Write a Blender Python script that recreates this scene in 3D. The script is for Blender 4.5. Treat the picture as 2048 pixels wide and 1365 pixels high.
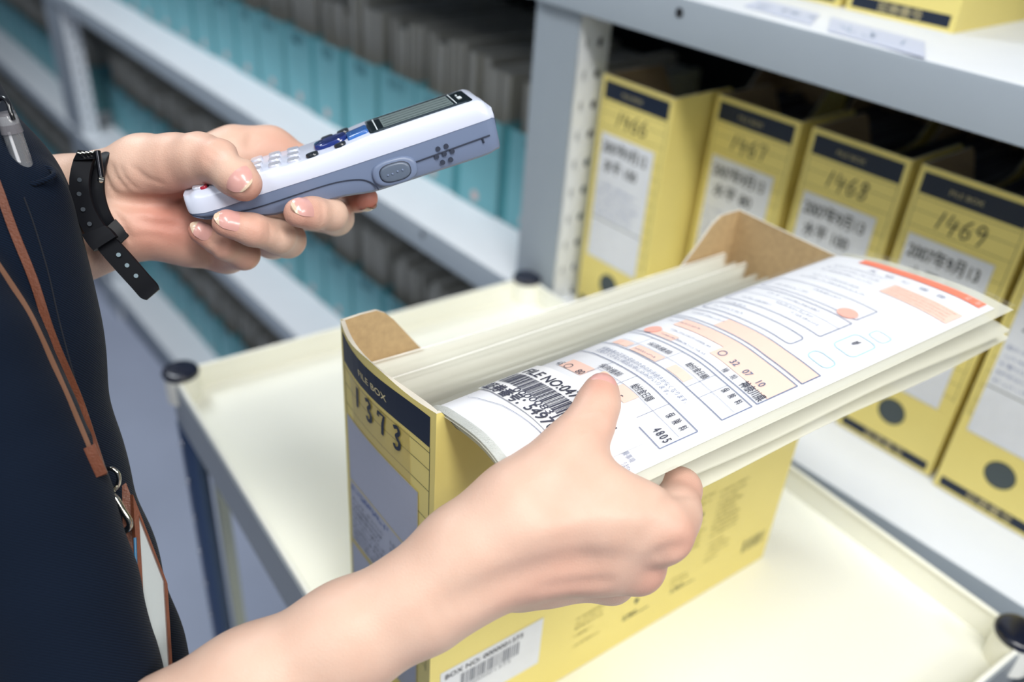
import bpy, math, random
import numpy as np
from mathutils import Vector, Matrix
from mathutils.bvhtree import BVHTree

for _o in list(bpy.data.objects):
    bpy.data.objects.remove(_o)
SC = bpy.context.scene
COL = SC.collection
ZT = 1.06          # height of the trolley tray above the floor; measurements below are taken from the tray

# ------------------------------------------------------------------ camera
CAM_ROT = (1.0114785, -0.0665623, -0.6271180)
CAM_T = np.array([-0.1817155, -0.2840921, 0.5367230])
F_PX = 1738.235
cam_data = bpy.data.cameras.new('camera')
cam_data.sensor_width = 36.0
cam_data.lens = F_PX / 2048 * 36.0
cam_data.clip_start = 0.02
cam_data.dof.use_dof = True
cam_data.dof.focus_distance = 0.425
cam_data.dof.aperture_fstop = 4.3
cam = bpy.data.objects.new('camera', cam_data)
cam.rotation_euler = CAM_ROT
cam.location = (CAM_T[0], CAM_T[1], CAM_T[2] + ZT)
COL.objects.link(cam)
SC.camera = cam

# ------------------------------------------------------------------ view and world
SC.view_settings.view_transform = 'Standard'
SC.view_settings.look = 'None'
SC.view_settings.gamma = 1.0
SC.view_settings.use_curve_mapping = False
SC.view_settings.exposure = -0.90
SC.cycles.use_denoising = True
SC.cycles.max_bounces = 8
SC.cycles.transparent_max_bounces = 24
world = bpy.data.worlds.new('world')
SC.world = world
world.use_nodes = True
world.node_tree.nodes['Background'].inputs[0].default_value = (0.80, 0.88, 1.0, 1)
world.node_tree.nodes['Background'].inputs[1].default_value = 0.30

# ------------------------------------------------------------------ ceiling lamps
def area_light(name, loc, rot, sx, sy, power, color):
    l = bpy.data.lights.new(name, 'AREA')
    l.shape = 'RECTANGLE'; l.size = sx; l.size_y = sy
    l.energy = power; l.color = color
    o = bpy.data.objects.new(name, l)
    o.location = loc; o.rotation_euler = rot
    COL.objects.link(o)
    return o
# fluorescent strips running along the aisle, in front of the racks and behind the camera
area_light('ceiling_strip_light', (-0.25, -0.9, 2.75), (0, 0, 0.06), 0.30, 1.3, 58, (1.0, 0.985, 0.95))
area_light('ceiling_strip_light', (-0.25, 1.6, 2.75), (0, 0, 0.06), 0.30, 1.3, 46, (0.90, 0.96, 1.0))
area_light('ceiling_strip_light', (0.55, -1.9, 2.6), (math.radians(38), 0, 0.2), 1.2, 0.5, 58, (1.0, 0.985, 0.955))
area_light('ceiling_strip_light', (-1.4, -0.3, 2.7), (0, math.radians(-28), 0.06), 0.4, 1.6, 22, (0.93, 0.97, 1.0))

# ------------------------------------------------------------------ geometry of the view, used to set things on real planes
def _rot(a, b, c):
    ca, sa, cb, sb, cc, sc = math.cos(a), math.sin(a), math.cos(b), math.sin(b), math.cos(c), math.sin(c)
    Rx = np.array([[1, 0, 0], [0, ca, -sa], [0, sa, ca]]); Ry = np.array([[cb, 0, sb], [0, 1, 0], [-sb, 0, cb]])
    Rz = np.array([[cc, -sc, 0], [sc, cc, 0], [0, 0, 1]])
    return Rz @ Ry @ Rx
CR = _rot(*CAM_ROT)
RY = 0.0589806                       # the racks stand at a small angle to the trolley
def ray(u, v): return CR @ np.array([(u - 1024) / F_PX, -(v - 682.5) / F_PX, -1.0])
def D(u, v, d): return CAM_T + ray(u, v) * d                     # point at distance d
def on_x(u, v, x): r = ray(u, v); return CAM_T + r * (x - CAM_T[0]) / r[0]
def on_y(u, v, y): r = ray(u, v); return CAM_T + r * (y - CAM_T[1]) / r[1]
def on_z(u, v, z): r = ray(u, v); return CAM_T + r * (z - CAM_T[2]) / r[2]
def C2W(P): return np.asarray(P) @ CR.T + CAM_T                  # camera frame to tray frame
def cc(u, v, d): return np.array([(u - 1024) / F_PX * d, -(v - 682.5) / F_PX * d, -d])
def to_px(P):
    q = (np.asarray(P) - CAM_T) @ CR
    return np.stack([1024 + F_PX * q[..., 0] / -q[..., 2], 682.5 - F_PX * q[..., 1] / -q[..., 2]], -1)
def rackw(x, y, z):                                              # rack frame to tray frame
    c, s = math.cos(RY), math.sin(RY)
    return np.array([x * c - y * s, x * s + y * c, z])
def rack_from(P):
    c, s = math.cos(-RY), math.sin(-RY)
    return np.array([P[0] * c - P[1] * s, P[0] * s + P[1] * c, P[2]])

# ------------------------------------------------------------------ materials
MATS = {}
def srgb(r, g, b):
    f = lambda c: (c / 255) / 12.92 if c / 255 <= 0.04045 else ((c / 255 + 0.055) / 1.055) ** 2.4
    return (f(r), f(g), f(b), 1)
def mat(name, col, rough=0.5, metal=0.0, noise=0.0, nscale=60, bump=0.0, bscale=200, alpha=1.0, trans=0.0, sss=0.0, coat=0.0, spec=0.5, emis=None, stretch=None):
    if name in MATS: return MATS[name]
    m = bpy.data.materials.new(name); m.use_nodes = True
    nt = m.node_tree; b = nt.nodes['Principled BSDF']
    b.inputs['Base Color'].default_value = col
    b.inputs['Roughness'].default_value = rough
    b.inputs['Metallic'].default_value = metal
    b.inputs['Specular IOR Level'].default_value = spec
    if alpha < 1: b.inputs['Alpha'].default_value = alpha
    if trans: b.inputs['Transmission Weight'].default_value = trans
    if coat: b.inputs['Coat Weight'].default_value = coat
    if sss:
        b.inputs['Subsurface Weight'].default_value = sss
        b.inputs['Subsurface Radius'].default_value = (1.0, 0.5, 0.35)
        b.inputs['Subsurface Scale'].default_value = 0.006
    tc = None
    if noise or bump:
        tc = nt.nodes.new('ShaderNodeTexCoord')
        vec = tc.outputs['Object']
        if stretch:
            mp = nt.nodes.new('ShaderNodeMapping'); mp.inputs['Scale'].default_value = stretch
            nt.links.new(vec, mp.inputs['Vector']); vec = mp.outputs['Vector']
    if noise:
        n = nt.nodes.new('ShaderNodeTexNoise'); n.inputs['Scale'].default_value = nscale
        n.inputs['Detail'].default_value = 5
        nt.links.new(vec, n.inputs['Vector'])
        r = nt.nodes.new('ShaderNodeValToRGB')
        r.color_ramp.elements[0].position = 0.3; r.color_ramp.elements[1].position = 0.7
        r.color_ramp.elements[0].color = tuple(c * (1 - noise) for c in col[:3]) + (1,)
        r.color_ramp.elements[1].color = tuple(min(1, c * (1 + noise)) for c in col[:3]) + (1,)
        nt.links.new(n.outputs['Fac'], r.inputs['Fac']); nt.links.new(r.outputs['Color'], b.inputs['Base Color'])
    if bump:
        n2 = nt.nodes.new('ShaderNodeTexNoise'); n2.inputs['Scale'].default_value = bscale
        nt.links.new(vec, n2.inputs['Vector'])
        bp = nt.nodes.new('ShaderNodeBump'); bp.inputs['Strength'].default_value = bump; bp.inputs['Distance'].default_value = 0.001
        nt.links.new(n2.outputs['Fac'], bp.inputs['Height']); nt.links.new(bp.outputs['Normal'], b.inputs['Normal'])
    MATS[name] = m
    return m

# ------------------------------------------------------------------ mesh builder
class MB:
    def __init__(s): s.v = []; s.f = []; s.m = []
    def add(s, vs, fs, mi=0):
        o = len(s.v); s.v.extend([tuple(map(float, p)) for p in vs])
        for i, f in enumerate(fs):
            s.f.append(tuple(o + k for k in f)); s.m.append(mi if isinstance(mi, int) else mi[i])
        return s
    def hexa(s, p, mi=0):     # 8 corners: bottom loop then top loop
        return s.add(p, [(0, 3, 2, 1), (4, 5, 6, 7), (0, 1, 5, 4), (1, 2, 6, 5), (2, 3, 7, 6), (3, 0, 4, 7)], mi)
    def box(s, a, b, mi=0, fr=None):
        fr = fr or (lambda x, y, z: (x, y, z))
        (x0, y0, z0), (x1, y1, z1) = a, b
        return s.hexa([fr(*q) for q in ((x0, y0, z0), (x1, y0, z0), (x1, y1, z0), (x0, y1, z0), (x0, y0, z1), (x1, y0, z1), (x1, y1, z1), (x0, y1, z1))], mi)
    def prism(s, poly, ext, mi=0):   # 3-D polygon extruded by a vector
        n = len(poly); e = np.array(ext, float); P = [np.array(p, float) for p in poly]
        s.add(P + [p + e for p in P], [tuple(range(n))[::-1], tuple(range(n, 2 * n))] + [(i, (i + 1) % n, n + (i + 1) % n, n + i) for i in range(n)], mi)
        return s
    def tube(s, path, r, n=12, mi=0, cap=True, flat=None):
        P = [np.array(p, float) for p in path]; k = len(P)
        rr = r if hasattr(r, '__len__') else [r] * k
        up = None; rings = []
        for i in range(k):
            t = P[min(i + 1, k - 1)] - P[max(i - 1, 0)]; t /= np.linalg.norm(t) + 1e-12
            if up is None:
                up = np.array([0, 0, 1.]) if abs(t[2]) < .9 else np.array([1., 0, 0])
            a = up - t * (up @ t); a /= np.linalg.norm(a) + 1e-12; b = np.cross(t, a); up = a
            rings.append([P[i] + rr[i] * (a * math.cos(q) + b * math.sin(q)) for q in [2 * math.pi * j / n for j in range(n)]])
        vs = [p for rg in rings for p in rg]
        fs = [(i * n + j, i * n + (j + 1) % n, (i + 1) * n + (j + 1) % n, (i + 1) * n + j) for i in range(k - 1) for j in range(n)]
        if cap: fs += [tuple(range(n))[::-1], tuple(range((k - 1) * n, k * n))]
        return s.add(vs, fs, mi)
    def ribbon(s, path, wid, th, mi=0):   # flat strap: path points, half-width vectors, thickness vectors
        k = len(path); vs = []
        for p, w_, t_ in zip(path, wid, th):
            p = np.array(p, float); w_ = np.array(w_, float); t_ = np.array(t_, float)
            vs += [p - w_, p - w_ * .93 + t_, p + w_ * .93 + t_, p + w_, p + w_ * .93 - t_, p - w_ * .93 - t_]
        fs = [(i * 6 + j, i * 6 + (j + 1) % 6, (i + 1) * 6 + (j + 1) % 6, (i + 1) * 6 + j) for i in range(k - 1) for j in range(6)]
        fs += [tuple(range(6))[::-1], tuple(range((k - 1) * 6, k * 6))]
        return s.add(vs, fs, mi)
    def grid(s, fn, nu, nv, mi=0, closed=False):
        vs = [fn(i / nu, j / nv) for i in range(nu + 1) for j in range(nv + 1)]
        fs = [(i * (nv + 1) + j, (i + 1) * (nv + 1) + j, (i + 1) * (nv + 1) + j + 1, i * (nv + 1) + j + 1) for i in range(nu) for j in range(nv)]
        return s.add(vs, fs, mi)
    def loft(s, rings, mi=0, cap=True):
        n = len(rings[0]); vs = [p for r in rings for p in r]
        fs = [(i * n + j, i * n + (j + 1) % n, (i + 1) * n + (j + 1) % n, (i + 1) * n + j) for i in range(len(rings) - 1) for j in range(n)]
        if cap: fs += [tuple(range(n))[::-1], tuple(range((len(rings) - 1) * n, len(rings) * n))]
        return s.add(vs, fs, mi)
    def disc(s, c, a, b, n=20, mi=0):
        c, a, b = (np.array(q, float) for q in (c, a, b))
        return s.add([c + a * math.cos(2 * math.pi * i / n) + b * math.sin(2 * math.pi * i / n) for i in range(n)], [tuple(range(n))], mi)

def catmull(pts, n=8):
    P = [np.array(p, float) for p in pts]; P = [2 * P[0] - P[1]] + P + [2 * P[-1] - P[-2]]; out = []
    for i in range(1, len(P) - 2):
        for k in range(n):
            t = k / n; a, b, c, d = P[i - 1:i + 3]
            out.append(.5 * ((2 * b) + (c - a) * t + (2 * a - 5 * b + 4 * c - d) * t * t + (3 * b - a - 3 * c + d) * t ** 3))
    out.append(P[-2]); return out

def tag(o, label=None, cat=None, group=None, kind=None):
    if label: o['label'] = label
    if cat: o['category'] = cat
    if group: o['group'] = group
    if kind: o['kind'] = kind
    return o
FRAME = {}
def thing(name, label, cat, loc, rotz=0.0, group=None):       # loc in the tray frame
    o = bpy.data.objects.new(name, None); o.empty_display_size = 0.02
    COL.objects.link(o)
    o.location = (loc[0], loc[1], loc[2] + ZT); o.rotation_euler = (0, 0, rotz)
    FRAME[o.name] = (np.array(loc, float), rotz)
    return tag(o, label, cat, group)
def mk(name, mb, mats, parent=None, world=True, smooth=30, origin=None, bevel=0.0, label=None):
    """link a builder as one mesh object; world=True: vertices are in the tray frame"""
    V = np.array(mb.v, float)
    if parent is not None and world:
        p = parent; chain = []
        while p is not None: chain.append(p.name); p = p.parent
        base, rz = FRAME[chain[-1]]
        V = V - base
        c, s = math.cos(-rz), math.sin(-rz)
        V = np.stack([V[:, 0] * c - V[:, 1] * s, V[:, 0] * s + V[:, 1] * c, V[:, 2]], 1)
    elif parent is None:
        if origin is None:
            lo, hi = V.min(0), V.max(0); origin = ((lo[0] + hi[0]) / 2, (lo[1] + hi[1]) / 2, lo[2])
        origin = np.array(origin, float); V = V - origin
    me = bpy.data.meshes.new(name)
    me.from_pydata(V.tolist(), [], mb.f)
    if not isinstance(mats, (list, tuple)): mats = [mats]
    for m_ in mats: me.materials.append(m_)
    me.polygons.foreach_set('material_index', mb.m)
    me.validate(); me.update()
    if smooth:
        me.polygons.foreach_set('use_smooth', [True] * len(me.polygons))
        if smooth < 180: me.set_sharp_from_angle(angle=math.radians(smooth))
    o = bpy.data.objects.new(name, me); COL.objects.link(o)
    if parent is not None: o.parent = parent
    else:
        o.location = (origin[0], origin[1], origin[2] + ZT); FRAME[o.name] = (origin, 0.0)
    if bevel:
        b = o.modifiers.new('bevel', 'BEVEL'); b.width = bevel; b.segments = 2; b.limit_method = 'ANGLE'; b.angle_limit = math.radians(40)
    if label: o['label'] = label
    return o

# ------------------------------------------------------------------ lettering
_tc = {}
def text_geo(s, spacing=1.0, shear=0.0):
    k = (s, spacing, shear)
    if k in _tc: return _tc[k]
    c = bpy.data.curves.new('lettering', 'FONT'); c.body = s; c.size = 1; c.space_character = spacing; c.shear = shear; c.resolution_u = 3
    o = bpy.data.objects.new('lettering', c); COL.objects.link(o)
    bpy.context.view_layer.update()
    ev = o.evaluated_get(bpy.context.evaluated_depsgraph_get()); me = ev.to_mesh()
    V = np.array([tuple(v.co)[:2] for v in me.vertices]) if len(me.vertices) else np.zeros((0, 2))
    Fs = [tuple(p.vertices) for p in me.polygons]
    ev.to_mesh_clear(); bpy.data.objects.remove(o); bpy.data.curves.remove(c)
    _tc[k] = (V, Fs); return _tc[k]
def put_text(mb, s, fn, p0, ex, ey, size=1.0, width=None, mi=0, spacing=1.0, shear=0.0, bold=0.0):
    """fn maps 2-D face coordinates to 3-D; p0 baseline start; ex, ey unit directions"""
    V, Fs = text_geo(s, spacing, shear)
    if not len(V): return
    p0, ex, ey = np.array(p0, float), np.array(ex, float), np.array(ey, float)
    sx = width / V[:, 0].max() if width else size
    offs = [(0, 0)] if not bold else [(0, 0), (bold, 0), (0, bold), (bold, bold)]
    for dx, dy in offs:
        P = [fn(*(p0 + ex * (v[0] * sx + dx) + ey * (v[1] * size + dy))) for v in V]
        mb.add(P, Fs, mi)
STROKES = {'0': [[(.5, 1), (.15, .8), (.1, .3), (.4, 0), (.8, .2), (.85, .7), (.5, 1)]],
 '1': [[(.65, 1), (.4, 0)]], '2': [[(.15, .75), (.45, 1), (.8, .8), (.6, .4), (.1, .02), (.4, .1), (.9, 0)]],
 '3': [[(.2, .9), (.6, 1), (.8, .8), (.45, .55), (.8, .35), (.7, .08), (.3, 0), (.15, .15)]],
 '4': [[(.22, 1), (.02, .38), (.95, .44)], [(.66, .80), (.52, -.12)]],
 '6': [[(.7, 1), (.3, .7), (.15, .25), (.4, 0), (.8, .15), (.7, .45), (.3, .4)]],
 '7': [[(.1, .75), (.15, .95), (.85, .95), (.6, .5), (.5, 0)]],
 '8': [[(.75, .85), (.4, 1), (.25, .75), (.7, .4), (.7, .1), (.3, 0), (.2, .25), (.6, .6), (.8, .9)]],
 '9': [[(.8, .85), (.4, 1), (.15, .75), (.4, .5), (.8, .75), (.75, .3), (.55, -.1)]]}
def put_hand(mb, s, fn, p0, ex, ey, w, h, pen, mi=0, slant=0.15, adv=1.15):
    p0, ex, ey = np.array(p0, float), np.array(ex, float), np.array(ey, float)
    for k, ch in enumerate(s):
        for st in STROKES.get(ch, []):
            path = [np.array((x + slant * y, y)) for x, y in st]
            if ch not in '147': path = catmull(path, 4)
            pts = [p0 + ex * ((k * adv + q[0]) * w) + ey * (q[1] * h) for q in path]
            put_line(mb, fn, pts, pen, mi)
def put_line(mb, fn, pts, wid, mi=0, sub=1, closed=False):
    """a drawn line of a given width on a face"""
    P = [np.array(p, float) for p in pts]
    if closed: P.append(P[0])
    if sub > 1:
        Q = []
        for a, b in zip(P[:-1], P[1:]): Q += [a + (b - a) * i / sub for i in range(sub)]
        P = Q + [P[-1]]
    vs = []; n = len(P)
    for i in range(n):
        t = P[min(i + 1, n - 1)] - P[max(i - 1, 0)]; t = t / (np.linalg.norm(t) + 1e-12); nn = np.array([-t[1], t[0]]) * wid / 2
        vs += [fn(*(P[i] - nn)), fn(*(P[i] + nn))]
    mb.add(vs, [(2 * i, 2 * i + 2, 2 * i + 3, 2 * i + 1) for i in range(n - 1)], mi)
def put_rect(mb, fn, a, b, mi=0, nx=1, ny=1):
    vs = [fn(a[0] + (b[0] - a[0]) * i / nx, a[1] + (b[1] - a[1]) * j / ny) for i in range(nx + 1) for j in range(ny + 1)]
    mb.add(vs, [(i * (ny + 1) + j, (i + 1) * (ny + 1) + j, (i + 1) * (ny + 1) + j + 1, i * (ny + 1) + j + 1) for i in range(nx) for j in range(ny)], mi)
def scribble(mb, fn, x0, y0, w, h, pen, rng, mi=0, dens=1.0):
    """illegible small handwriting"""
    x = x0
    while x < x0 + w:
        cw = h * rng.uniform(.5, 1.0)
        for _ in range(rng.randint(2, 4)):
            pts = [(x + rng.uniform(0, cw * .8), y0 + rng.uniform(0, h)) for _ in range(rng.randint(2, 4))]
            put_line(mb, fn, pts, pen, mi)
        x += cw / dens

# ------------------------------------------------------------------ the room
M_FLOOR = mat('floor_vinyl', srgb(178, 186, 208), rough=.45, noise=.06, nscale=3)
M_GREY = mat('rack_grey_paint', srgb(158, 168, 178), rough=.42, noise=.015, nscale=20, bump=.05, bscale=600)
M_GREY_LIT = mat('rack_grey_paint_lit', srgb(228, 232, 238), rough=.45, noise=.015, nscale=20)  # lighter copy of the rack paint: brightness of lit faces put into colour
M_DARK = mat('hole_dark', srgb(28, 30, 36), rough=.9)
M_BACK = mat('shade_panel_dark', srgb(22, 25, 30), rough=.8)  # near-black, so the gaps between shelves look unlit
M_PLINTH = mat('plinth_grey', srgb(120, 130, 144), rough=.6)
fl = MB().box((-5, -5, -ZT - .06), (5, 8, -ZT))
tag(mk('floor', fl, M_FLOOR, smooth=0), kind='structure')
wl = MB().box((2.6, -5, -ZT), (2.7, 8, 2.0))
tag(mk('wall_right', wl, mat('wall_paint', srgb(176, 182, 188), rough=.8, noise=.02, nscale=6), smooth=0), kind='structure')

XF = 0.458                                    # front plane of the shelf beams, rack frame
def perf(mb, fn, W_, H_, cols, pitch, r, z0, mi=0, slots=(), hole_h=None):
    """steel plate with rows of round or slotted holes: fn(a, b) with a across and b up"""
    hh = hole_h or r
    edges = [0.0]
    for c_ in cols: edges.append(c_ + .5 * (min([x for x in list(cols) + [W_ + (W_ - max(cols))] if x > c_]) - c_))
    edges[-1] = W_
    nz = int((H_ - z0) / pitch)
    bz = [0.0] + [z0 + pitch * (k + .5) for k in range(nz)]
    put_rect(mb, fn, (0, 0), (W_, z0 - pitch / 2), mi)
    for k in range(nz):
        zc = z0 + pitch * k; za, zb = zc - pitch / 2, zc + pitch / 2
        for i, c_ in enumerate(cols):
            xa, xb = edges[i], edges[i + 1]
            out = [(xa, za), (c_, za), (xb, za), (xb, zc), (xb, zb), (c_, zb), (xa, zb), (xa, zc)]
            rr = r[i] if hasattr(r, '__len__') else r
            h2 = hh[i] if hasattr(hh, '__len__') else hh
            inn = [(c_ - rr * .7, zc - h2 * .7), (c_, zc - h2), (c_ + rr * .7, zc - h2 * .7), (c_ + rr, zc), (c_ + rr * .7, zc + h2 * .7), (c_, zc + h2), (c_ - rr * .7, zc + h2 * .7), (c_ - rr, zc)]
            mb.add([fn(*q) for q in out + inn], [(j, (j + 1) % 8, 8 + (j + 1) % 8, 8 + j) for j in range(8)], mi)
    top = z0 + pitch * (nz - .5)
    if top < H_: put_rect(mb, fn, (0, top), (W_, H_), mi)

SH_Z = (0.0056, -0.4127, -0.9234)                 # shelf surfaces below, tray frame
UP_Z = (0.394, 0.79)                          # shelf surfaces above
def build_rack(name, y0, y1, label, zs, zlow, ztop, post_w=.0705, near_posts=True):
    """a bay of boltless steel shelving from y0 (near end) to y1, rack frame"""
    base = rackw(XF + .2, (y0 + y1) / 2, -ZT)
    root = thing('storage_rack', label, 'shelving', base, RY)
    z0, z1 = -ZT, ztop
    post_h = 0
    H_ = z1 - z0
    # four angle posts; the flange towards the aisle is plain, the flange across is perforated
    for yy_, sgn in (((y1, -1), (y0, 1)) if near_posts else ((y1, -1),)):
        for xx_, dx in ((XF + .007, 1), (XF + .545, -1)):
            mb = MB(); t_ = .002
            ya, yb = sorted((yy_, yy_ + sgn * post_w))
            xa, xb = sorted((xx_, xx_ + dx * t_))
            mb.box((xa, ya, z0), (xb, yb, z1), 0, rackw)
            # side flange faces the inside of the bay for the far post, the outside for the near post
            yf = ya if sgn < 0 else yb
            fn = lambda a, b, xx_=xx_, dx=dx, yf=yf: rackw(xx_ + dx * a, yf, z0 + b)
            perf(mb, fn, .047, H_, (.0135, .0335), .034, (.0018, .0046), .02, 1, hole_h=(.0075, .0056))
            fn2 = lambda a, b, xx_=xx_, dx=dx, yf=yf, sgn=sgn: rackw(xx_ + dx * a, yf - sgn * .0018, z0 + b)
            perf(mb, fn2, .047, H_, (.0135, .0335), .034, (.0018, .0046), .02, 1, hole_h=(.0075, .0056))
            # added dark strip behind the flange: stands in for shade inside the holes
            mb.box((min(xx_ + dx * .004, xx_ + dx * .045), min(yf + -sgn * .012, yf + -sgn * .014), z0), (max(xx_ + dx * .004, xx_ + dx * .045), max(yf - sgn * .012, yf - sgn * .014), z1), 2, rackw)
            mk('post', mb, [M_GREY, M_GREY_LIT, M_DARK], root, smooth=20)
    for zz in zs:
        mb = MB(); d = .55; ia, ib = y0 + .004, y1 - .004
        # pressed sheet shelf with folded front and rear beams, rounded front arris
        prof = [(XF + .0, zz - .040), (XF + .0, zz - .004), (XF + .0012, zz - .0012), (XF + .004, zz), (XF + d - .004, zz), (XF + d, zz - .004), (XF + d, zz - .040), (XF + d - .012, zz - .040), (XF + d - .012, zz - .038), (XF + d - .003, zz - .038), (XF + d - .003, zz - .003), (XF + .003, zz - .003), (XF + .003, zz - .038), (XF + .012, zz - .038), (XF + .012, zz - .040)]
        a = [rackw(x_, ia, z_) for x_, z_ in prof]; e = rackw(0, ib - ia, 0)
        mb.prism(a, e, [0] * 2 + [0, 0, 1, 1, 1] + [0] * 10)  # top face gets the lighter copy, as if lit from above
        sh = mk('shelf', mb, [M_GREY, M_GREY_LIT], root, smooth=35)
        for yb_ in ((y1 - .205, zz - .014), (y0 + .2, zz - .014)):
            mb2 = MB(); c_ = rackw(XF - .0006, yb_[0], yb_[1]); mb2.disc(c_, rackw(0, .0042, 0), (0, 0, .0042), 16)
            mb2.tube([rackw(XF - .0007, yb_[0], yb_[1]), rackw(XF - .0003, yb_[0], yb_[1])], .0044, 16)
            mk('bolt_hole', mb2, M_DARK, sh)
    mb = MB().box((XF + .552, y0, z0 + .05), (XF + .556, y1, z1), 0, rackw)  # panel added to block light from behind and keep shelf gaps dark
    mk('added_shade_panel', mb, M_BACK, root, smooth=0)
    mb = MB().box((XF + .02, y0 + .02, z0), (XF + .024, y1 - .02, z0 + .078), 0, rackw)
    mk('plinth', mb, M_PLINTH, root, smooth=0)
    return root
near_rack = build_rack('storage_rack', -1.35, .474, 'grey steel rack on the right holding the row of yellow file boxes', (UP_Z[0], UP_Z[1], .008, SH_Z[1], SH_Z[2]), 0, 1.2)
far_rack = build_rack('storage_rack', .476, 2.55, 'blurred grey steel rack bay behind the scanner, full of teal bins', (UP_Z[0], UP_Z[1]) + SH_Z, 0, 1.2, near_posts=False)
end_rack = build_rack('storage_rack', 2.565, 4.8, 'farthest grey steel rack bay at the upper left edge, past the perforated post', (UP_Z[0], UP_Z[1]) + SH_Z, 0, 1.2)

# side panel inside the near rack's left end keeps the box row apart from the next bay
# label tapes on the upper shelf
M_TAPE = mat('label_tape', srgb(206, 214, 238), rough=.5)
def shelf_tape(px, label):
    P = [on_z(u, v, UP_Z[0] + .0006) for u, v in px]
    mb = MB().prism(P, (0, 0, .0003)); ink = MB()
    c0 = P[0] + (P[1] - P[0]) * .12 + (P[3] - P[0]) * .25; ex = (P[1] - P[0]); ey = (P[3] - P[0]); L1 = np.linalg.norm(ex); L2 = np.linalg.norm(ey)
    o = mk('label_tape', mb, M_TAPE, smooth=0); tag(o, label, 'label')
    rng = random.Random(len(px) + int(px[0][0])); fn = lambda a, b: c0 + ex / L1 * a + ey / L2 * b + np.array([0, 0, .0005])
    scribble(ink, fn, 0, 0, L1 * .7, L2 * .45, .0012, rng)
    mk('pale_printing', ink, mat('tape_ink', srgb(150, 175, 205)), o, smooth=0)
shelf_tape([(1655, 62), (1850, 116), (1850, 84), (1662, 34)][::1], 'pale blue label tape on the upper shelf, the longer right one')
shelf_tape([(1488, 12), (1622, 50), (1640, 28), (1520, -2)], 'pale blue label tape on the upper shelf, the left one nearer the post')

# ------------------------------------------------------------------ yellow cardboard file boxes
W, L, H = 0.102, 0.3334, 0.2823
M_YEL = mat('box_yellow_card', srgb(236, 219, 132), rough=.5, noise=.02, nscale=12)
M_BROWN = mat('box_brown_card', srgb(188, 160, 118), rough=.85, noise=.09, nscale=220, bump=.15, bscale=700)
M_RIM = mat('box_cut_edge', srgb(206, 200, 186), rough=.9)
M_NAVY = mat('navy_print', srgb(14, 30, 52), rough=.5)
M_LINE = mat('ruling_print', srgb(66, 74, 54), rough=.6)
M_CREAM = mat('cream_print', srgb(226, 214, 168), rough=.6)
M_LABEL = mat('label_paper', srgb(226, 229, 236), rough=.7, noise=.02, nscale=80)
M_LABEL2 = mat('label_paper_speckled', srgb(176, 182, 200), rough=.7, noise=.03, nscale=900)
M_MARK = mat('marker_ink', srgb(24, 30, 34), rough=.6)
M_BLUEINK = mat('blue_pen_ink', srgb(74, 98, 160), rough=.6)
M_GREYINK = mat('grey_pen_ink', srgb(92, 98, 116), rough=.6)
M_TAPE2 = mat('clear_tape', srgb(205, 190, 120), rough=.25)
M_HOLE = mat('finger_hole_dark', srgb(74, 84, 88), rough=.7)
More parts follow.
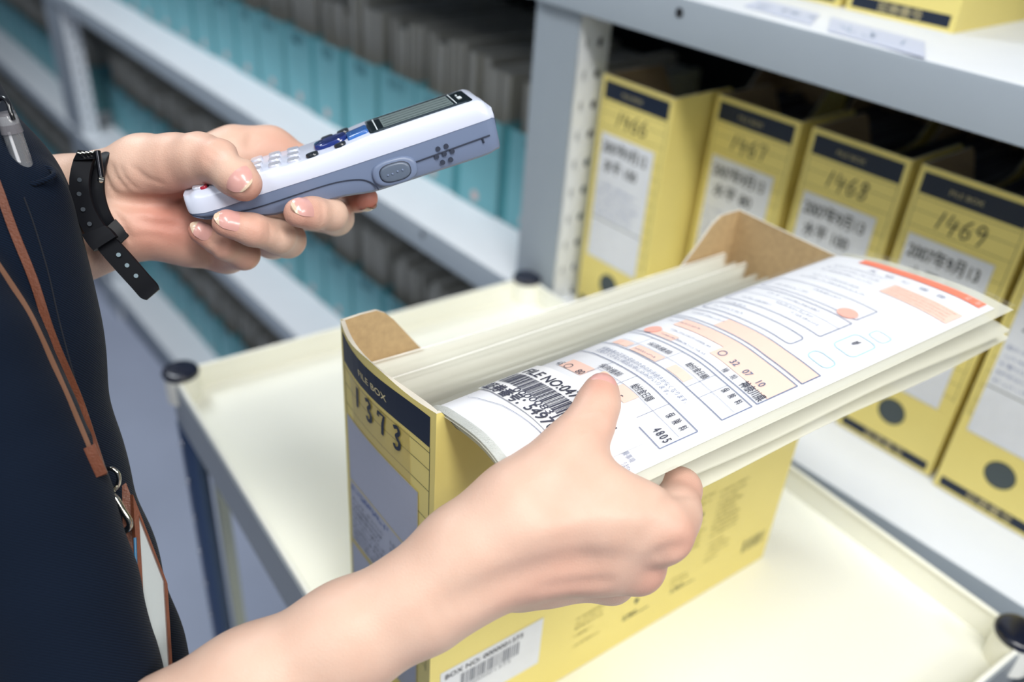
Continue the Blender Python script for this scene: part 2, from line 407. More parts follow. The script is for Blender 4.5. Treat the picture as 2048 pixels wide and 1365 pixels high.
def box_shape(warp=True):
    """local frame: front spine in the plane x=0, y from 0 to W, z up"""
    T_ = .0018
    def wx(y, z):
        if not warp: return 0.0
        q = min(max(y / W, 0), 1)
        return -.0072 * math.sin(math.pi * q ** 1.35) * max(0, (z / H - .55) / .45) ** 1.8
    mb = MB()
    ny, nz = 16, 24
    def fo(i, j): z = H * i * (1 - (.006 if warp else 0) * math.sin(9 * j)); y = W * j; return (wx(y, z), y, z)
    mb.grid(lambda i, j: fo(i, j), nz, ny, 0)
    mb.grid(lambda i, j: (wx(W * (1 - j), H * i) + T_, T_ + (W - 2 * T_) * (1 - j), H * i), nz, ny, 1)
    vs = []
    for j in range(ny + 1):
        y = W * j / ny; a = fo(1, j / ny); vs += [a, (wx(y, H) + T_, T_ + (W - 2 * T_) * j / ny, H)]
    mb.add(vs, [(2 * j, 2 * j + 1, 2 * j + 3, 2 * j + 2) for j in range(ny)], 2)
    mb.add([(L, 0, 0), (L, W, 0), (L, W, H), (L, 0, H)], [(0, 1, 2, 3)], 0)
    mb.add([(L - T_, T_, 0), (L - T_, W - T_, 0), (L - T_, W - T_, H), (L - T_, T_, H)], [(3, 2, 1, 0)], 1)
    mb.add([(L, 0, H), (L, W, H), (L - T_, W - T_, H), (L - T_, T_, H)], [(0, 1, 2, 3)], 2)
    prof = [(0, H), (.012, H + .0006), (.0218, H + .0004), (.0275, H - .003), (.033, H - .009), (.0496, H - .032), (.066, H - .052), (.080, H - .062), (.10, H - .066), (.235, H - .066), (.255, H - .060), (.268, H - .048), (.2821, H - .0305), (.2948, H - .0165), (.3028, H - .0065), (.3114, H - .0005), (.320, H), (L, H)]
    if not warp: prof = [(0, H), (.05, H), (.088, H), (.094, H - .003), (.100, H - .010), (.116, H - .034), (.130, H - .052), (.142, H - .062), (.16, H - .066), (.235, H - .066)] + prof[10:]
    for yy_, ni, s_ in ((W, W - T_, 1), (0, T_, -1)):
        if warp and s_ < 0: prof = [(0, H), (.003, H - .0005), (.007, H - .006), (.012, H - .014), (.022, H - .024), (.035, H - .034)] + prof[6:]
        k = len(prof)
        o_ = [(x, yy_, z) for x, z in prof] + [(x, yy_, 0) for x, z in prof]
        n_ = [(min(max(x, T_), L - T_), ni, z) for x, z in prof] + [(min(max(x, T_), L - T_), ni, 0) for x, z in prof]
        mb.add(o_, [(i, i + 1, k + i + 1, k + i) for i in range(k - 1)], 0)
        mb.add(n_, [(k + i, k + i + 1, i + 1, i) for i in range(k - 1)], 1)
        mb.add(o_[:k] + n_[:k], [(i, i + 1, k + i + 1, k + i) for i in range(k - 1)], 2)
    mb.box((T_, T_, .0002), (L - T_, W - T_, .0016), 1)
    return mb, wx
def spine_fn(wx, off):
    # face coordinates: a from the left edge (y=W) to the right, b = height
    return lambda a, b: (wx(W - a, b) - off, W - a, b)
EX, EY = np.array([1., 0]), np.array([0., 1.])
def spine_print(root, wx, bottom=True):
    f0 = spine_fn(wx, .00015); f1 = spine_fn(wx, .0003)
    mb = MB()
    n = 14
    put_rect(mb, f0, (.0046, .2580), (.0972, .2772), 0, 10, 4)
    if bottom:
        put_rect(mb, f0, (.0046, .0035), (.0972, .0135), 0, 4, 2)
    for zz in (.2545, .2430, .2285, .2075, .1930, .1780, .1630, .1480, .1330, .118, .103, .088):
        put_line(mb, f0, [(.0046, zz), (.0972, zz)], .0004, 1, sub=10)
    put_line(mb, f0, [(.0972, .258), (.0972, .085)], .0005, 1, sub=14)
    put_line(mb, f0, [(.0046, .258), (.0046, .085)], .0005, 1, sub=14)
    put_text(mb, 'FILE BOX', f1, (.0305, .2646), EX, EY, .0062, width=.030, mi=2, bold=.00012)
    if bottom: put_text(mb, '証券番号', f1, (.030, .0052), EX, EY, .0085, width=.042, mi=2, bold=.0003)
    mk('spine_print', mb, [M_NAVY, M_LINE, M_CREAM], root, world=False, smooth=0)
def shelf_box(y_left, x_front, z_floor, number, label, text=('2008年9月13', '水平 100'), yaw=0.0, rng=random.Random(3), group=None):
    P = rackw(x_front, y_left - W, z_floor)
    root = thing('file_box', label, 'file box', P, RY + yaw, group)
    mb, wx = box_shape(False)
    mk('carton', mb, [M_YEL, M_BROWN, M_RIM], root, world=False, smooth=30)
    spine_print(root, wx)
    f1 = spine_fn(wx, .0004)
    lab = MB().prism([f1(.0085, .071), f1(.087, .071), f1(.087, .221), f1(.0085, .221)], (-.0002, 0, 0))
    put_line(lab, spine_fn(wx, .0007), [(.009, .121), (.0865, .121)], .0010, 1)
    lb = mk('label_sheet', lab, [M_LABEL, M_LINE], root, world=False, smooth=0)
    ink = MB(); f2 = spine_fn(wx, .0008)
    if text:
        put_text(ink, text[0], f2, (.012, .2005), EX, EY, .0165, width=.066, bold=.0004)
        put_text(ink, text[1], f2, (.017, .1795), EX, EY, .0165, width=.050, bold=.0004)
    for q in range(5): scribble(ink, f2, .012, .160 - .0085 * q, .055 + .012 * rng.random(), .0045, .00035, rng, 1)
    mk('label_writing', ink, [M_MARK, M_BLUEINK], lb, world=False, smooth=0)
    nb = MB(); put_hand(nb, number, f1, (.025, .2325), EX, EY, .0105, .0165, .0017)
    mk('handwritten_number', nb, M_MARK, root, world=False, smooth=0)
    hd = MB(); c = f1(.0485, .0445); hd.disc(c, (0, .0125, 0), (0, 0, .0125), 28); hd.disc((c[0] + .0001, c[1], c[2]), (0, .0138, 0), (0, 0, .0138), 28, 1)
    mk('finger_hole', hd, [M_HOLE, M_LINE], root, world=False, smooth=0)
    # folders standing inside
    st = MB()
    yy_ = .006
    while yy_ < W - .012:
        th = rng.uniform(.004, .009); hh = .225 + rng.uniform(-.006, .006)
        st.box((.006, yy_, .002), (L - .01, yy_ + th * .8, hh), rng.randint(0, 1)); yy_ += th
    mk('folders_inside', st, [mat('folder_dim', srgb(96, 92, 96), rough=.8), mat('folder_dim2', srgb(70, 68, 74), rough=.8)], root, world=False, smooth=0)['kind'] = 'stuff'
    return root
Z1 = .0093
shelf_box(.3864, .4912, Z1, '1466', 'yellow file box numbered 1466, standing beside the perforated post', ('2007年9月12', '水平 100'), rng=random.Random(1))
shelf_box(.2742, .5467, Z1, '1467', 'yellow file box numbered 1467, second from the perforated post', ('2007年9月13', '水平 80'), rng=random.Random(2))
shelf_box(.1592, .5467, Z1, '1468', 'yellow file box numbered 1468, third from the perforated post', ('2007年9月13', '水平 100'), rng=random.Random(3))
shelf_box(.0482, .5467, Z1, '1469', 'yellow file box numbered 1469, fourth from the perforated post', ('2007年9月13', '水平 80'), rng=random.Random(4))
shelf_box(-.0620, .5400, Z1, '1470', 'yellow file box at the right edge, beside the box numbered 1469', ('2007年9月13', '水平 60'), rng=random.Random(5))
shelf_box(.171, .570, UP_Z[0], '1436', 'yellow file box on the upper shelf with its side face showing', rng=random.Random(6))
shelf_box(.281, .570, UP_Z[0], '1435', 'yellow file box on the upper shelf, the left one at the top edge', rng=random.Random(7))

# ------------------------------------------------------------------ teal bins full of grey paper files on the far racks
M_TEAL = mat('teal_card', srgb(112, 174, 185), rough=.55, noise=.06, nscale=14)
M_TEAL2 = mat('teal_card_edge', srgb(60, 140, 150), rough=.6)
M_DOT = mat('bin_hole_pink', srgb(214, 188, 186), rough=.6)
M_FILE = mat('grey_files', srgb(172, 170, 162), rough=.85, noise=.12, nscale=30, stretch=(1, 24, .3))
M_TEALINK = mat('bin_writing', srgb(24, 84, 98), rough=.6)
def make_bin(rng):
    bw, bh, bd = .104, .143, .30
    root = thing('file_bin', 'x', 'file bin', (0, 0, 0), RY)
    mb = MB(); t_ = .002
    mb.box((0, 0, 0), (t_, bw, bh), 0).box((t_, 0, 0), (bd, t_, bh), 0).box((t_, bw - t_, 0), (bd, bw, bh), 0).box((bd, 0, 0), (bd + t_, bw, bh), 0).box((0, 0, 0), (bd, bw, t_), 0)
    mb.box((-.0004, bw - (.012 if rng.random() < .35 else .001), 0), (0, bw, bh), 1)
    mk('bin_body', mb, [M_TEAL, M_TEAL2], root, world=False, smooth=0)
    d = MB().disc((-.0006, bw / 2, .018), (0, .0085, 0), (0, 0, .0085), 20)
    mk('pink_ring', d, M_DOT, root, world=False, smooth=0)
    k = MB(); put_hand(k, '%d' % rng.randint(1000, 9999), lambda a, b: (-.0007, bw - a, b), (.03, bh - .026), EX, EY, .0105, .018, .0026)
    mk('bin_writing', k, M_TEALINK, root, world=False, smooth=0)
    return root
def copy_tree(o, parent=None):
    c = o.copy(); COL.objects.link(c); c.parent = parent
    for ch in list(o.children): copy_tree(ch, c)
    return c
def files_block(rng, bw=.104):
    mb = MB(); y = .006
    while y < bw - .010:
        th = rng.choice([.006, .012, .022, .03]); hh = .215 + rng.uniform(-.012, .012)
        mb.box((.012 + rng.uniform(0, .01), y, .003), (.28, min(y + th * .86, bw - .005), hh)); y += th
    return mb
_r = random.Random(11)
protos = [make_bin(_r) for _ in range(5)]
fprotos = []
for k in range(5):
    o = mk('paper_files', files_block(_r), M_FILE, origin=(0, 0, 0), smooth=0); o['kind'] = 'stuff'; fprotos.append(o)
names = {0: 'middle', 1: 'second', 2: 'bottom'}
used = [False] * 5; fused = [False] * 5
def place_bin(y, z, label, group, flabel, x=.567):
    k = _r.randrange(5)
    b = protos[k] if not used[k] else copy_tree(protos[k]); used[k] = True
    jit = _r.uniform(-.004, .004)
    P = rackw(x + jit, y, z); b.location = (P[0], P[1], P[2] + ZT); b.rotation_euler = (0, 0, RY); tag(b, label, 'file bin', group)
    k = _r.randrange(5)
    f = fprotos[k] if not fused[k] else fprotos[k].copy()
    if fused[k]: COL.objects.link(f)
    fused[k] = True
    P = rackw(x + .004 + jit, y, z); f.location = (P[0], P[1], P[2] + ZT + .002); f.rotation_euler = (0, 0, RY)
    f.scale = (1, 1, _r.uniform(.94, 1.05)); tag(f, flabel, 'paper files', group.replace('teal bins', 'grey files'), 'stuff')
for z, nm in ((SH_Z[0], 'behind the scanner'), (SH_Z[1], 'behind the scanner hand'), (SH_Z[2], 'near the floor')):
    y = .530
    while y < 2.46:
        place_bin(y, z, 'blurred teal file bin, row %s' % nm, 'teal bins %s' % nm, 'grey paper files packed in a teal bin, row %s' % nm); y += .1115
    y = 2.68
    while y < 4.6:
        place_bin(y, z, 'teal file bin in the farthest bay, row %s' % nm, 'teal bins of the farthest bay %s' % nm, 'grey paper files in the farthest bay, row %s' % nm); y += .1115
for o_ in protos + fprotos:
    pass
for k in range(5):
    if not used[k]:
        for c_ in list(protos[k].children): bpy.data.objects.remove(c_)
        bpy.data.objects.remove(protos[k])
    if not fused[k]: bpy.data.objects.remove(fprotos[k])

# ------------------------------------------------------------------ the cream trolley
M_TRAY = mat('trolley_cream_paint', srgb(250, 250, 240), rough=.30, noise=.01, nscale=8)
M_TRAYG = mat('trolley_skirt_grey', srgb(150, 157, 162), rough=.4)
M_CAP = mat('black_plastic_cap', srgb(18, 24, 44), rough=.25, coat=.4)
M_POLE = mat('dark_pole', srgb(52, 72, 104), rough=.3, metal=.5)
M_POLE2 = mat('pole_cream', srgb(190, 194, 178), rough=.45)
M_CHROME = mat('chrome', srgb(216, 218, 224), rough=.12, metal=1.0)
CX0, CY1, CX1, CY0, RH, CYAW = -.0168, .4779, .4216, -.172, .0259, -.0204
def cw(x, y, z): c, s = math.cos(CYAW), math.sin(CYAW); return (x * c - y * s, x * s + y * c, z)
cart = thing('service_trolley', 'cream metal trolley with raised tray rim, carrying the file box numbered 1373', 'trolley', cw((CX0 + CX1) / 2, (CY0 + CY1) / 2, -ZT), CYAW)
T2 = .0016
mb = MB()
mb.box((CX0, CY0, -.0015), (CX1, CY1, 0), 0, cw)
BOT = -.030
# rim walls: inner cream, outer grey skirt below the tray on the left side
for (a, b) in (((CX0 - T2, CY0, 0), (CX0, CY1, RH)), ((CX1, CY0, 0), (CX1 + T2, CY1, RH)), ((CX0, CY1, 0), (CX1, CY1 + T2, RH)), ((CX0, CY0 - T2, 0), (CX1, CY0, RH))): mb.box(a, b, 0, cw)
# rolled rim on top
for pa, pb in (((CX0, CY0), (CX0, CY1)), ((CX1, CY0), (CX1, CY1)), ((CX0, CY1), (CX1, CY1)), ((CX0, CY0), (CX1, CY0))):
    mb.tube([cw(pa[0], pa[1], RH), cw(pb[0], pb[1], RH)], .0022, 10, 0)
mk('tray', mb, [M_TRAY, M_TRAYG], cart, smooth=30)
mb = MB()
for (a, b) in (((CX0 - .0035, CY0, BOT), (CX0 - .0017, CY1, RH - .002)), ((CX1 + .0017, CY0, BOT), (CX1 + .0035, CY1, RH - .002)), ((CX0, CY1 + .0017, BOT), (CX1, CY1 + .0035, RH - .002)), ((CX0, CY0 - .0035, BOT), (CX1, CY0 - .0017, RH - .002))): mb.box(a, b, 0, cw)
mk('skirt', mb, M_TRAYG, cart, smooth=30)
# lower tray
mb = MB(); LZ = -.46
mb.box((CX0, CY0, LZ), (CX1, CY1, LZ + .002), 0, cw)
for (a, b) in (((CX0 - T2, CY0, LZ), (CX0, CY1, LZ + .03)), ((CX1, CY0, LZ), (CX1 + T2, CY1, LZ + .03)), ((CX0, CY1, LZ), (CX1, CY1 + T2, LZ + .03)), ((CX0, CY0 - T2, LZ), (CX1, CY0, LZ + .03))): mb.box(a, b, 0, cw)
mk('lower_tray', mb, M_TRAY, cart, smooth=30)
for i, (px_, py_) in enumerate(((CX0, CY1), (CX1, CY1), (CX1, CY0), (CX0, CY0))):
    sx, sy = (1 if px_ == CX0 else -1), (-1 if py_ == CY1 else 1)
    c = (px_ + sx * .0060, py_ + sy * .0060)
    mb = MB(); mb.tube([cw(c[0], c[1], -ZT + .11), cw(c[0], c[1], -.031)], .0115, 20, 0)
    mk('leg', mb, [M_POLE], cart, smooth=40)
    mb = MB(); mb.tube([cw(c[0], c[1], -.001), cw(c[0], c[1], RH + .003)], .0165, 24, 0)
    mb.box((min(px_, c[0]), min(c[1] - .016, c[1]), 0), (max(px_, c[0]), c[1] + .016, RH - .001), 0, cw)
    mk('corner_sleeve', mb, M_TRAY, cart, smooth=40)
    mb = MB(); rings = []
    for z_, r_ in ((RH + .0020, .0176), (RH + .005, .0180), (RH + .0072, .0168), (RH + .0082, .0132), (RH + .0086, .004)):
        rings.append([cw(c[0] + r_ * math.cos(q), c[1] + r_ * math.sin(q), z_) for q in [2 * math.pi * j / 28 for j in range(28)]])
    mb.loft(rings); mk('corner_cap', mb, M_CAP, cart, smooth=50)
    # cream angle behind the dark leg, with screws
    mb = MB(); ax = c[0] + sx * .0155
    mb.box((min(ax, ax + sx * .012), min(c[1] - sy * .004, c[1] + sy * .006), -ZT + .11), (max(ax, ax + sx * .012), max(c[1] - sy * .004, c[1] + sy * .006), -.029), 0, cw)
    mk('corner_angle', mb, M_POLE2, cart, smooth=30)
    if i in (0,):
        for z_ in (-.055, -.107, -.159, -.211, -.263, -.315):
            s_ = MB(); rings = []
            for dx_, r_ in ((0, .0028), (.0012, .0026), (.0020, .0016), (.0023, .0003)):
                rings.append([cw(c[0] - sx * (.0112 + dx_), c[1] - .004 + r_ * math.cos(q), z_ + r_ * math.sin(q)) for q in [2 * math.pi * j / 14 for j in range(14)]])
            s_.loft(rings); mk('screw', s_, M_CHROME, cart, smooth=60)
    mb = MB()                                       # castor
    mb.tube([cw(c[0], c[1] - .014, -ZT + .045), cw(c[0], c[1] + .014, -ZT + .045)], .045, 28, 0)
    mk('castor_wheel', mb, M_CAP, cart, smooth=40)
    mb = MB(); mb.box((c[0] - .02, c[1] - .020, -ZT + .09), (c[0] + .02, c[1] + .020, -ZT + .112), 0, cw)
    mb.box((c[0] - .012, c[1] - .020, -ZT + .03), (c[0] + .012, c[1] - .017, -ZT + .09), 0, cw); mb.box((c[0] - .012, c[1] + .017, -ZT + .03), (c[0] + .012, c[1] + .020, -ZT + .09), 0, cw)
    mk('castor_fork', mb, M_CHROME, cart, smooth=30)

# ------------------------------------------------------------------ the file box on the trolley
hb = thing('file_box', 'yellow file box numbered 1373, open on the cream trolley and full of clear files', 'file box', (0, 0, .0004), 0)
mb, WX = box_shape(True)
mk('carton', mb, [M_YEL, M_BROWN, M_RIM], hb, world=False, smooth=30)
spine_print(hb, WX, bottom=True)
fA, fB, fC = spine_fn(WX, .0004), spine_fn(WX, .0007), spine_fn(WX, .0009)
tp = MB(); put_rect(tp, spine_fn(WX, .00022), (.0145, .2175), (.080, .2562), 0, 8, 3)
mk('clear_tape', tp, mat('tape_tint', srgb(222, 204, 122), rough=.15, alpha=.45), hb, world=False, smooth=0)
def lab_(a, b, c, d, nm='label_sheet', m_=M_LABEL2, k=5):
    l_ = MB(); n = 8
    put_rect(l_, fA, (a, b), (c, d), 0, n, k)
    put_line(l_, fB, [(a, b), (c, b), (c, d), (a, d)], .0005, 1, closed=True, sub=6)
    return mk(nm, l_, [m_, M_CREAM], hb, world=False, smooth=0)
lab_(.0050, .1700, .0872, .2210)
l2 = lab_(.0050, .1185, .0872, .1692)
l3 = lab_(.0035, .0400, .0872, .1150)
ink = MB(); rg = random.Random(5)
scribble(ink, fC, .007, .1625, .046, .0045, .0006, rg, 0)
for q in range(8): scribble(ink, fC, .008, .1550 - .0048 * q, .040 - .003 * (q % 3), .0030, .00032, rg, 1)
for q in range(7): scribble(ink, fC, .056, .1560 - .0050 * q, .026, .0034, .00036, rg, 1)
mk('label_writing', ink, [M_BLUEINK, M_GREYINK], l2, world=False, smooth=0)
nb = MB(); put_hand(nb, '1373', fC, (.0215, .2385), EX, EY, .0082, .0155, .0024, slant=.05, adv=1.75)
mk('handwritten_number', nb, M_NAVY, hb, world=False, smooth=0)
# prints on the long side: a along the box, b height
sA = lambda a, b: (a, -.0002, b)
sB = lambda a, b: (a, -.0005, b)
sl = MB().prism([sA(.0075, .036), sA(.0872, .036), sA(.0872, .0815), sA(.0075, .0815)], (0, -.0002, 0))
bl = mk('barcode_label', sl, M_LABEL, hb, world=False, smooth=0)
ink = MB(); put_text(ink, 'BOX NO: 0000001373', sB, (.0105, .0735), EX, EY, .0062, width=.060, bold=.0002)
rg = random.Random(8); x = .0225
while x < .067:
    w_ = rg.choice([.0004, .0004, .0008, .0012]); put_rect(ink, sB, (x, .0585), (x + w_, .0710)); x += w_ + rg.choice([.0004, .0006, .0009])
put_text(ink, '0000001373', sB, (.026, .0545), EX, EY, .0042, width=.036)
mk('barcode', ink, M_GREYINK, bl, world=False, smooth=0)
pr = MB(); rg = random.Random(2)
def lines_of(a, b, w_, n, h_=.0026, gap=.0050, mi=0):
    for q in range(n): scribble(pr, sA, a, b - gap * q, w_ * rg.uniform(.6, 1), h_, .00035, rg, mi, dens=1.2)
lines_of(.118, .058, .030, 3); lines_of(.118, .040, .026, 2, gap=.011); lines_of(.214, .040, .024, 2)
put_rect(pr, sA, (.214, .0985), (.2345, .1020), 1); lines_of(.225, .1160, .022, 2, gap=.006); lines_of(.216, .0905, .026, 6)
for a_ in (.1665, .2160):
    put_line(pr, sA, [(a_, .0265), (a_ + .027, .0265)], .0010, 1); scribble(pr, sA, a_, .0275, .013, .0040, .0007, rg, 1)
pr.disc(sA(.1785, .0415), (.0022, 0, 0), (0, 0, .0030), 16, 1)
lines_of(.248, .1130, .040, 2, gap=.006); lines_of(.249, .1010, .032, 8, gap=.0048); lines_of(.250, .058, .026, 4, gap=.006)
for k in range(10): put_rect(pr, sA, (.2985 + k * .0028, .024), (.2985 + k * .0028 + rg.choice([.0008, .0014]), .0375), 1)
mk('side_print', pr, [mat('faint_print', srgb(170, 160, 96), rough=.6), mat('dark_print', srgb(92, 96, 76), rough=.6)], hb, world=False, smooth=0)

# ------------------------------------------------------------------ clear files standing in the box
M_CLEAR = mat('clear_file_plastic', srgb(238, 238, 228), rough=.22, alpha=.45, spec=.6)
M_CLEARB = mat('milky_file_plastic', srgb(224, 223, 208), rough=.25, alpha=.72, spec=.6)
M_GLINT = mat('file_edge_glint', srgb(246, 246, 240), rough=.15, spec=.8)
M_PAPER = mat('paper_white', srgb(250, 249, 242), rough=.65)
rg = random.Random(21)
NF = 15
for k in range(NF):
    yb = .096 - k * .0050                      # foot position
    lean = -.004 + .0016 * k * (1 + .05 * k) * .35
    top = .248 + rg.uniform(-.005, .006) + (.006 if k in (1, 4, 8, 12) else 0)
    x0, x1 = .0065 + rg.uniform(0, .003), .3175 + rg.uniform(-.006, .004) + .004 * (k > 8)
    cur = [(0, .004), (-.15 * lean, .10), (-.5 * lean, .18), (-1.0 * lean, top - .02), (-1.35 * lean - .0004 * k, top)]
    cur = catmull([np.array([c_[0], c_[1]]) for c_ in cur], 5)
    wav = rg.uniform(0, 6); amp = .0009
    root = thing('clear_file', 'x', 'file', ((x0 + x1) / 2, yb, .0025), 0)
    def fn(i, j, side=0, inset=0.0, cur=cur, yb=yb, x0=x0, x1=x1, wav=wav):
        q = cur[min(int(round(j * (len(cur) - 1))), len(cur) - 1)]
        x = x0 + inset + (x1 - x0 - 2 * inset) * i
        top_sag = -.0016 * math.sin(math.pi * i) * (q[1] / .25) ** 3
        return (x, yb + q[0] + side * .0009 + amp * math.sin(wav + i * 7) * (q[1] / .25), min(q[1], 9) + top_sag - (.0015 if inset else 0))
    mb = MB(); nn = len(cur) - 1
    mb.grid(lambda i, j: fn(i, j, 1), 24, nn); mb.grid(lambda i, j: fn(i, j, -1), 24, nn)
    for s_ in ((1,) if k % 3 == 1 else ()): mb.tube([np.array(fn(i / 24, 1, s_ * (1 + .5 * (k % 3)))) for i in range(25)], .0004, 6, 1)  # white line along the top edge: a painted specular glint
    mk('sleeve', mb, [M_CLEAR, M_GLINT], root, smooth=60)
    mb = MB(); mb.grid(lambda i, j: fn(i, j, .3, .003), 24, nn); mb.grid(lambda i, j: fn(i, j, -.3, .003), 24, nn)
    mk('paper_sheets', mb, M_PAPER, root, smooth=60)
    side = 'nearest the left wall of the box' if k == 0 else ('nearest the lifted form' if k == NF - 1 else None)
    if side: tag(root, 'clear plastic file holding white paper, standing %s' % side, None, 'clear files standing in the box')
    else: tag(root, 'clear plastic file of white paper standing inside the open yellow box', None, 'clear files standing in the box')

# ------------------------------------------------------------------ the lifted clear file with the printed form
def prof_arc(pts, n=120):
    P = np.array(catmull(pts, 12)); d = np.r_[0, np.cumsum(np.linalg.norm(np.diff(P, axis=0), axis=1))]
    s = np.linspace(0, d[-1], n); return np.stack([np.interp(s, d, P[:, i]) for i in range(P.shape[1])], 1), d[-1]
NEAR = [(.0350, .030), (.0340, .120), (.0310, .200), (.0255, .248), (.0185, .2695), (.008, .2775), (-.0035, .2808), (-.0245, .2845), (-.0385, .2842), (-.0490, .2815), (-.0640, .2780), (-.0785, .2745)]
FARP = [(.0400, .030), (.0400, .120), (.0370, .200), (.0300, .248), (.0215, .272), (.0100, .2850), (-.0060, .2905), (-.0220, .2940), (-.0400, .2965), (-.0570, .2985), (-.0800, .3000), (-.1010, .2990)]
PN, LN = prof_arc(NEAR); PF, LF = prof_arc(FARP)
XN, XFAR = .0062, .3215
def sheet_pt(a, b, off=0.0, pn=None, pf=None):
    """a: 0 near end to 1 far end; b: 0 foot in the box to 1 outer edge; off along the upward normal"""
    pn = PN if pn is None else pn; pf = PF if pf is None else pf
    n = len(pn) - 1; t = min(max(b, 0), 1) * n; i = min(int(t), n - 1); fr = t - i + (min(b, 0) + max(b - 1, 0)) * n
    p = pn[i] + (pn[i + 1] - pn[i]) * fr; q = pf[i] + (pf[i + 1] - pf[i]) * fr
    y, z = p + (q - p) * a
    z += .0022 * math.sin(math.pi * min(max(a, 0), 1)) * (1 if b < .8 else max(0, (1 - b) / .2))
    if off:
        dp = (pn[i + 1] - pn[i]) * (1 - a) + (pf[i + 1] - pf[i]) * a; dp = dp / np.linalg.norm(dp)
        y += off * -(-dp[1]) * 1.0 if False else off * (dp[1]); z += off * (-dp[0])
    return np.array([XN + (XFAR - XN) * a, y, z])
_A, _B = np.meshgrid(np.linspace(0, 1, 90), np.linspace(.715, 1, 110), indexing='ij')
_PX = np.array([[to_px(sheet_pt(a, b)) for b in np.linspace(.715, 1, 110)] for a in np.linspace(0, 1, 90)])
def ab(u, v):
    """find the spot of the sheet seen at a given place of the photo"""
    d = ((_PX - np.array([u, v])) ** 2).sum(-1); i, j = np.unravel_index(d.argmin(), d.shape)
    a, b = float(_A[i, j]), float(_B[i, j])
    for _ in range(6):
        p = to_px(sheet_pt(a, b)); pa = (to_px(sheet_pt(a + 1e-3, b)) - p) / 1e-3; pb = (to_px(sheet_pt(a, b + 1e-3)) - p) / 1e-3
        J = np.stack([pa, pb], 1)
        try: st = np.linalg.solve(J, np.array([u, v]) - p)
        except Exception: break
        st = np.clip(st, -.03, .03); a += st[0]; b = max(b + st[1], .712)
    return a, b
FIL = thing('clear_file', 'clear plastic file with printed form and barcode, held by the right hand', 'clear file', (.16, .0, .03), 0)
# outer plastic: top skin above the paper, with margins and a crimped seam at the near end
mb = MB()
NB = 46
def tough(i, j): return sheet_pt(-.004 + 1.046 * i, j * 1.02, .0007)
mb.grid(lambda i, j: sheet_pt(-.006 + 1.050 * i, j * 1.012, -.0008), 40, NB)
mk('sleeve_back', mb, M_CLEARB, FIL, smooth=60)
mb = MB(); mb.grid(lambda i, j: sheet_pt(.004 + 1.008 * i, j * .9960, 0), 60, 120)
mk('printed_form', mb, mat('form_paper', srgb(232, 233, 238), rough=.6, spec=.3), FIL, smooth=60)
fP = lambda a, b: sheet_pt(a, b, .0003)
fP2 = lambda a, b: sheet_pt(a, b, .00055)
SA, SB = (XFAR - XN), (LN + LF) / 2            # metres per unit
# --- crimped seam
mb = MB()
mb.grid(lambda i, j: sheet_pt(-.006 + .016 * i, .60 + .412 * j, .0010), 2, 40, 0)
mk('crimped_seam', mb, mat('crimp_plastic', srgb(200, 203, 198), rough=.35, bump=.9, bscale=1500, alpha=.9), FIL, smooth=60)
M_INKN = mat('form_black_ink', srgb(32, 34, 66), rough=.6)
M_INKG = mat('form_grey_ink', srgb(112, 122, 152), rough=.6)
M_INKP = mat('form_salmon_tint', srgb(244, 204, 188), rough=.6)
M_INKR = mat('form_orange_ink', srgb(250, 128, 96), rough=.6)
M_INKB = mat('form_pale_blue_ink', srgb(164, 208, 226), rough=.6)
M_STICK = mat('barcode_sticker', srgb(250, 250, 252), rough=.4)
pk = MB(); gr = MB(); bk = MB(); red = MB(); blu = MB(); red2 = MB()

def G(off): return lambda s, t: sheet_pt(t / SA, s / SB, off)      # metric: s across the form, t up the form
g3, g5 = G(.0007), G(.0009)
def row(a, b0=.718, b1=.978, wid=.0006, m_=None): put_line(gr if m_ is None else m_, g3, [(b0 * SB, a * SA), (b1 * SB, a * SA)], wid, 0, sub=24)
def col(b, a0, a1, wid=.0004, m_=None): put_line(gr if m_ is None else m_, g3, [(b * SB, a0 * SA), (b * SB, a1 * SA)], wid, 0, sub=10)
def frame(a0, a1, b0, b1, wid=.0006, m_=None, rd=0.0):
    P = []
    for (cx_, cy_, q0) in ((b1 * SB - rd, a1 * SA - rd, 0), (b0 * SB + rd, a1 * SA - rd, 1), (b0 * SB + rd, a0 * SA + rd, 2), (b1 * SB - rd, a0 * SA + rd, 3)):
        for k in range(4 if rd else 1): q = (q0 + k / 3) * math.pi / 2; P.append((cx_ + rd * math.cos(q), cy_ + rd * math.sin(q)) if rd else (cx_, cy_))
    put_line(gr if m_ is None else m_, g3, P, wid, 0, sub=8, closed=True)
def fill(a0, a1, b0, b1, mb_=None, fn=None): put_rect(pk if mb_ is None else mb_, fn or G(.0005), (b0 * SB, a0 * SA), (b1 * SB, a1 * SA), 0, max(2, int((b1 - b0) * 60)), 6)
def T(s, a, b0, b1, h, mb_=None, off=.0009, bold=0.0, spacing=1.0): put_text(bk if mb_ is None else mb_, s, G(off), (b0 * SB, a * SA), EX, EY, h * SA / .72, width=(b1 - b0) * SB, bold=bold, spacing=spacing)
rg = random.Random(77)
def scr(a, b0, b1, h=.0018, pen=.00022, mb_=None): scribble(gr if mb_ is None else mb_, g5, b0 * SB, a * SA, (b1 - b0) * SB, h, pen, rg)
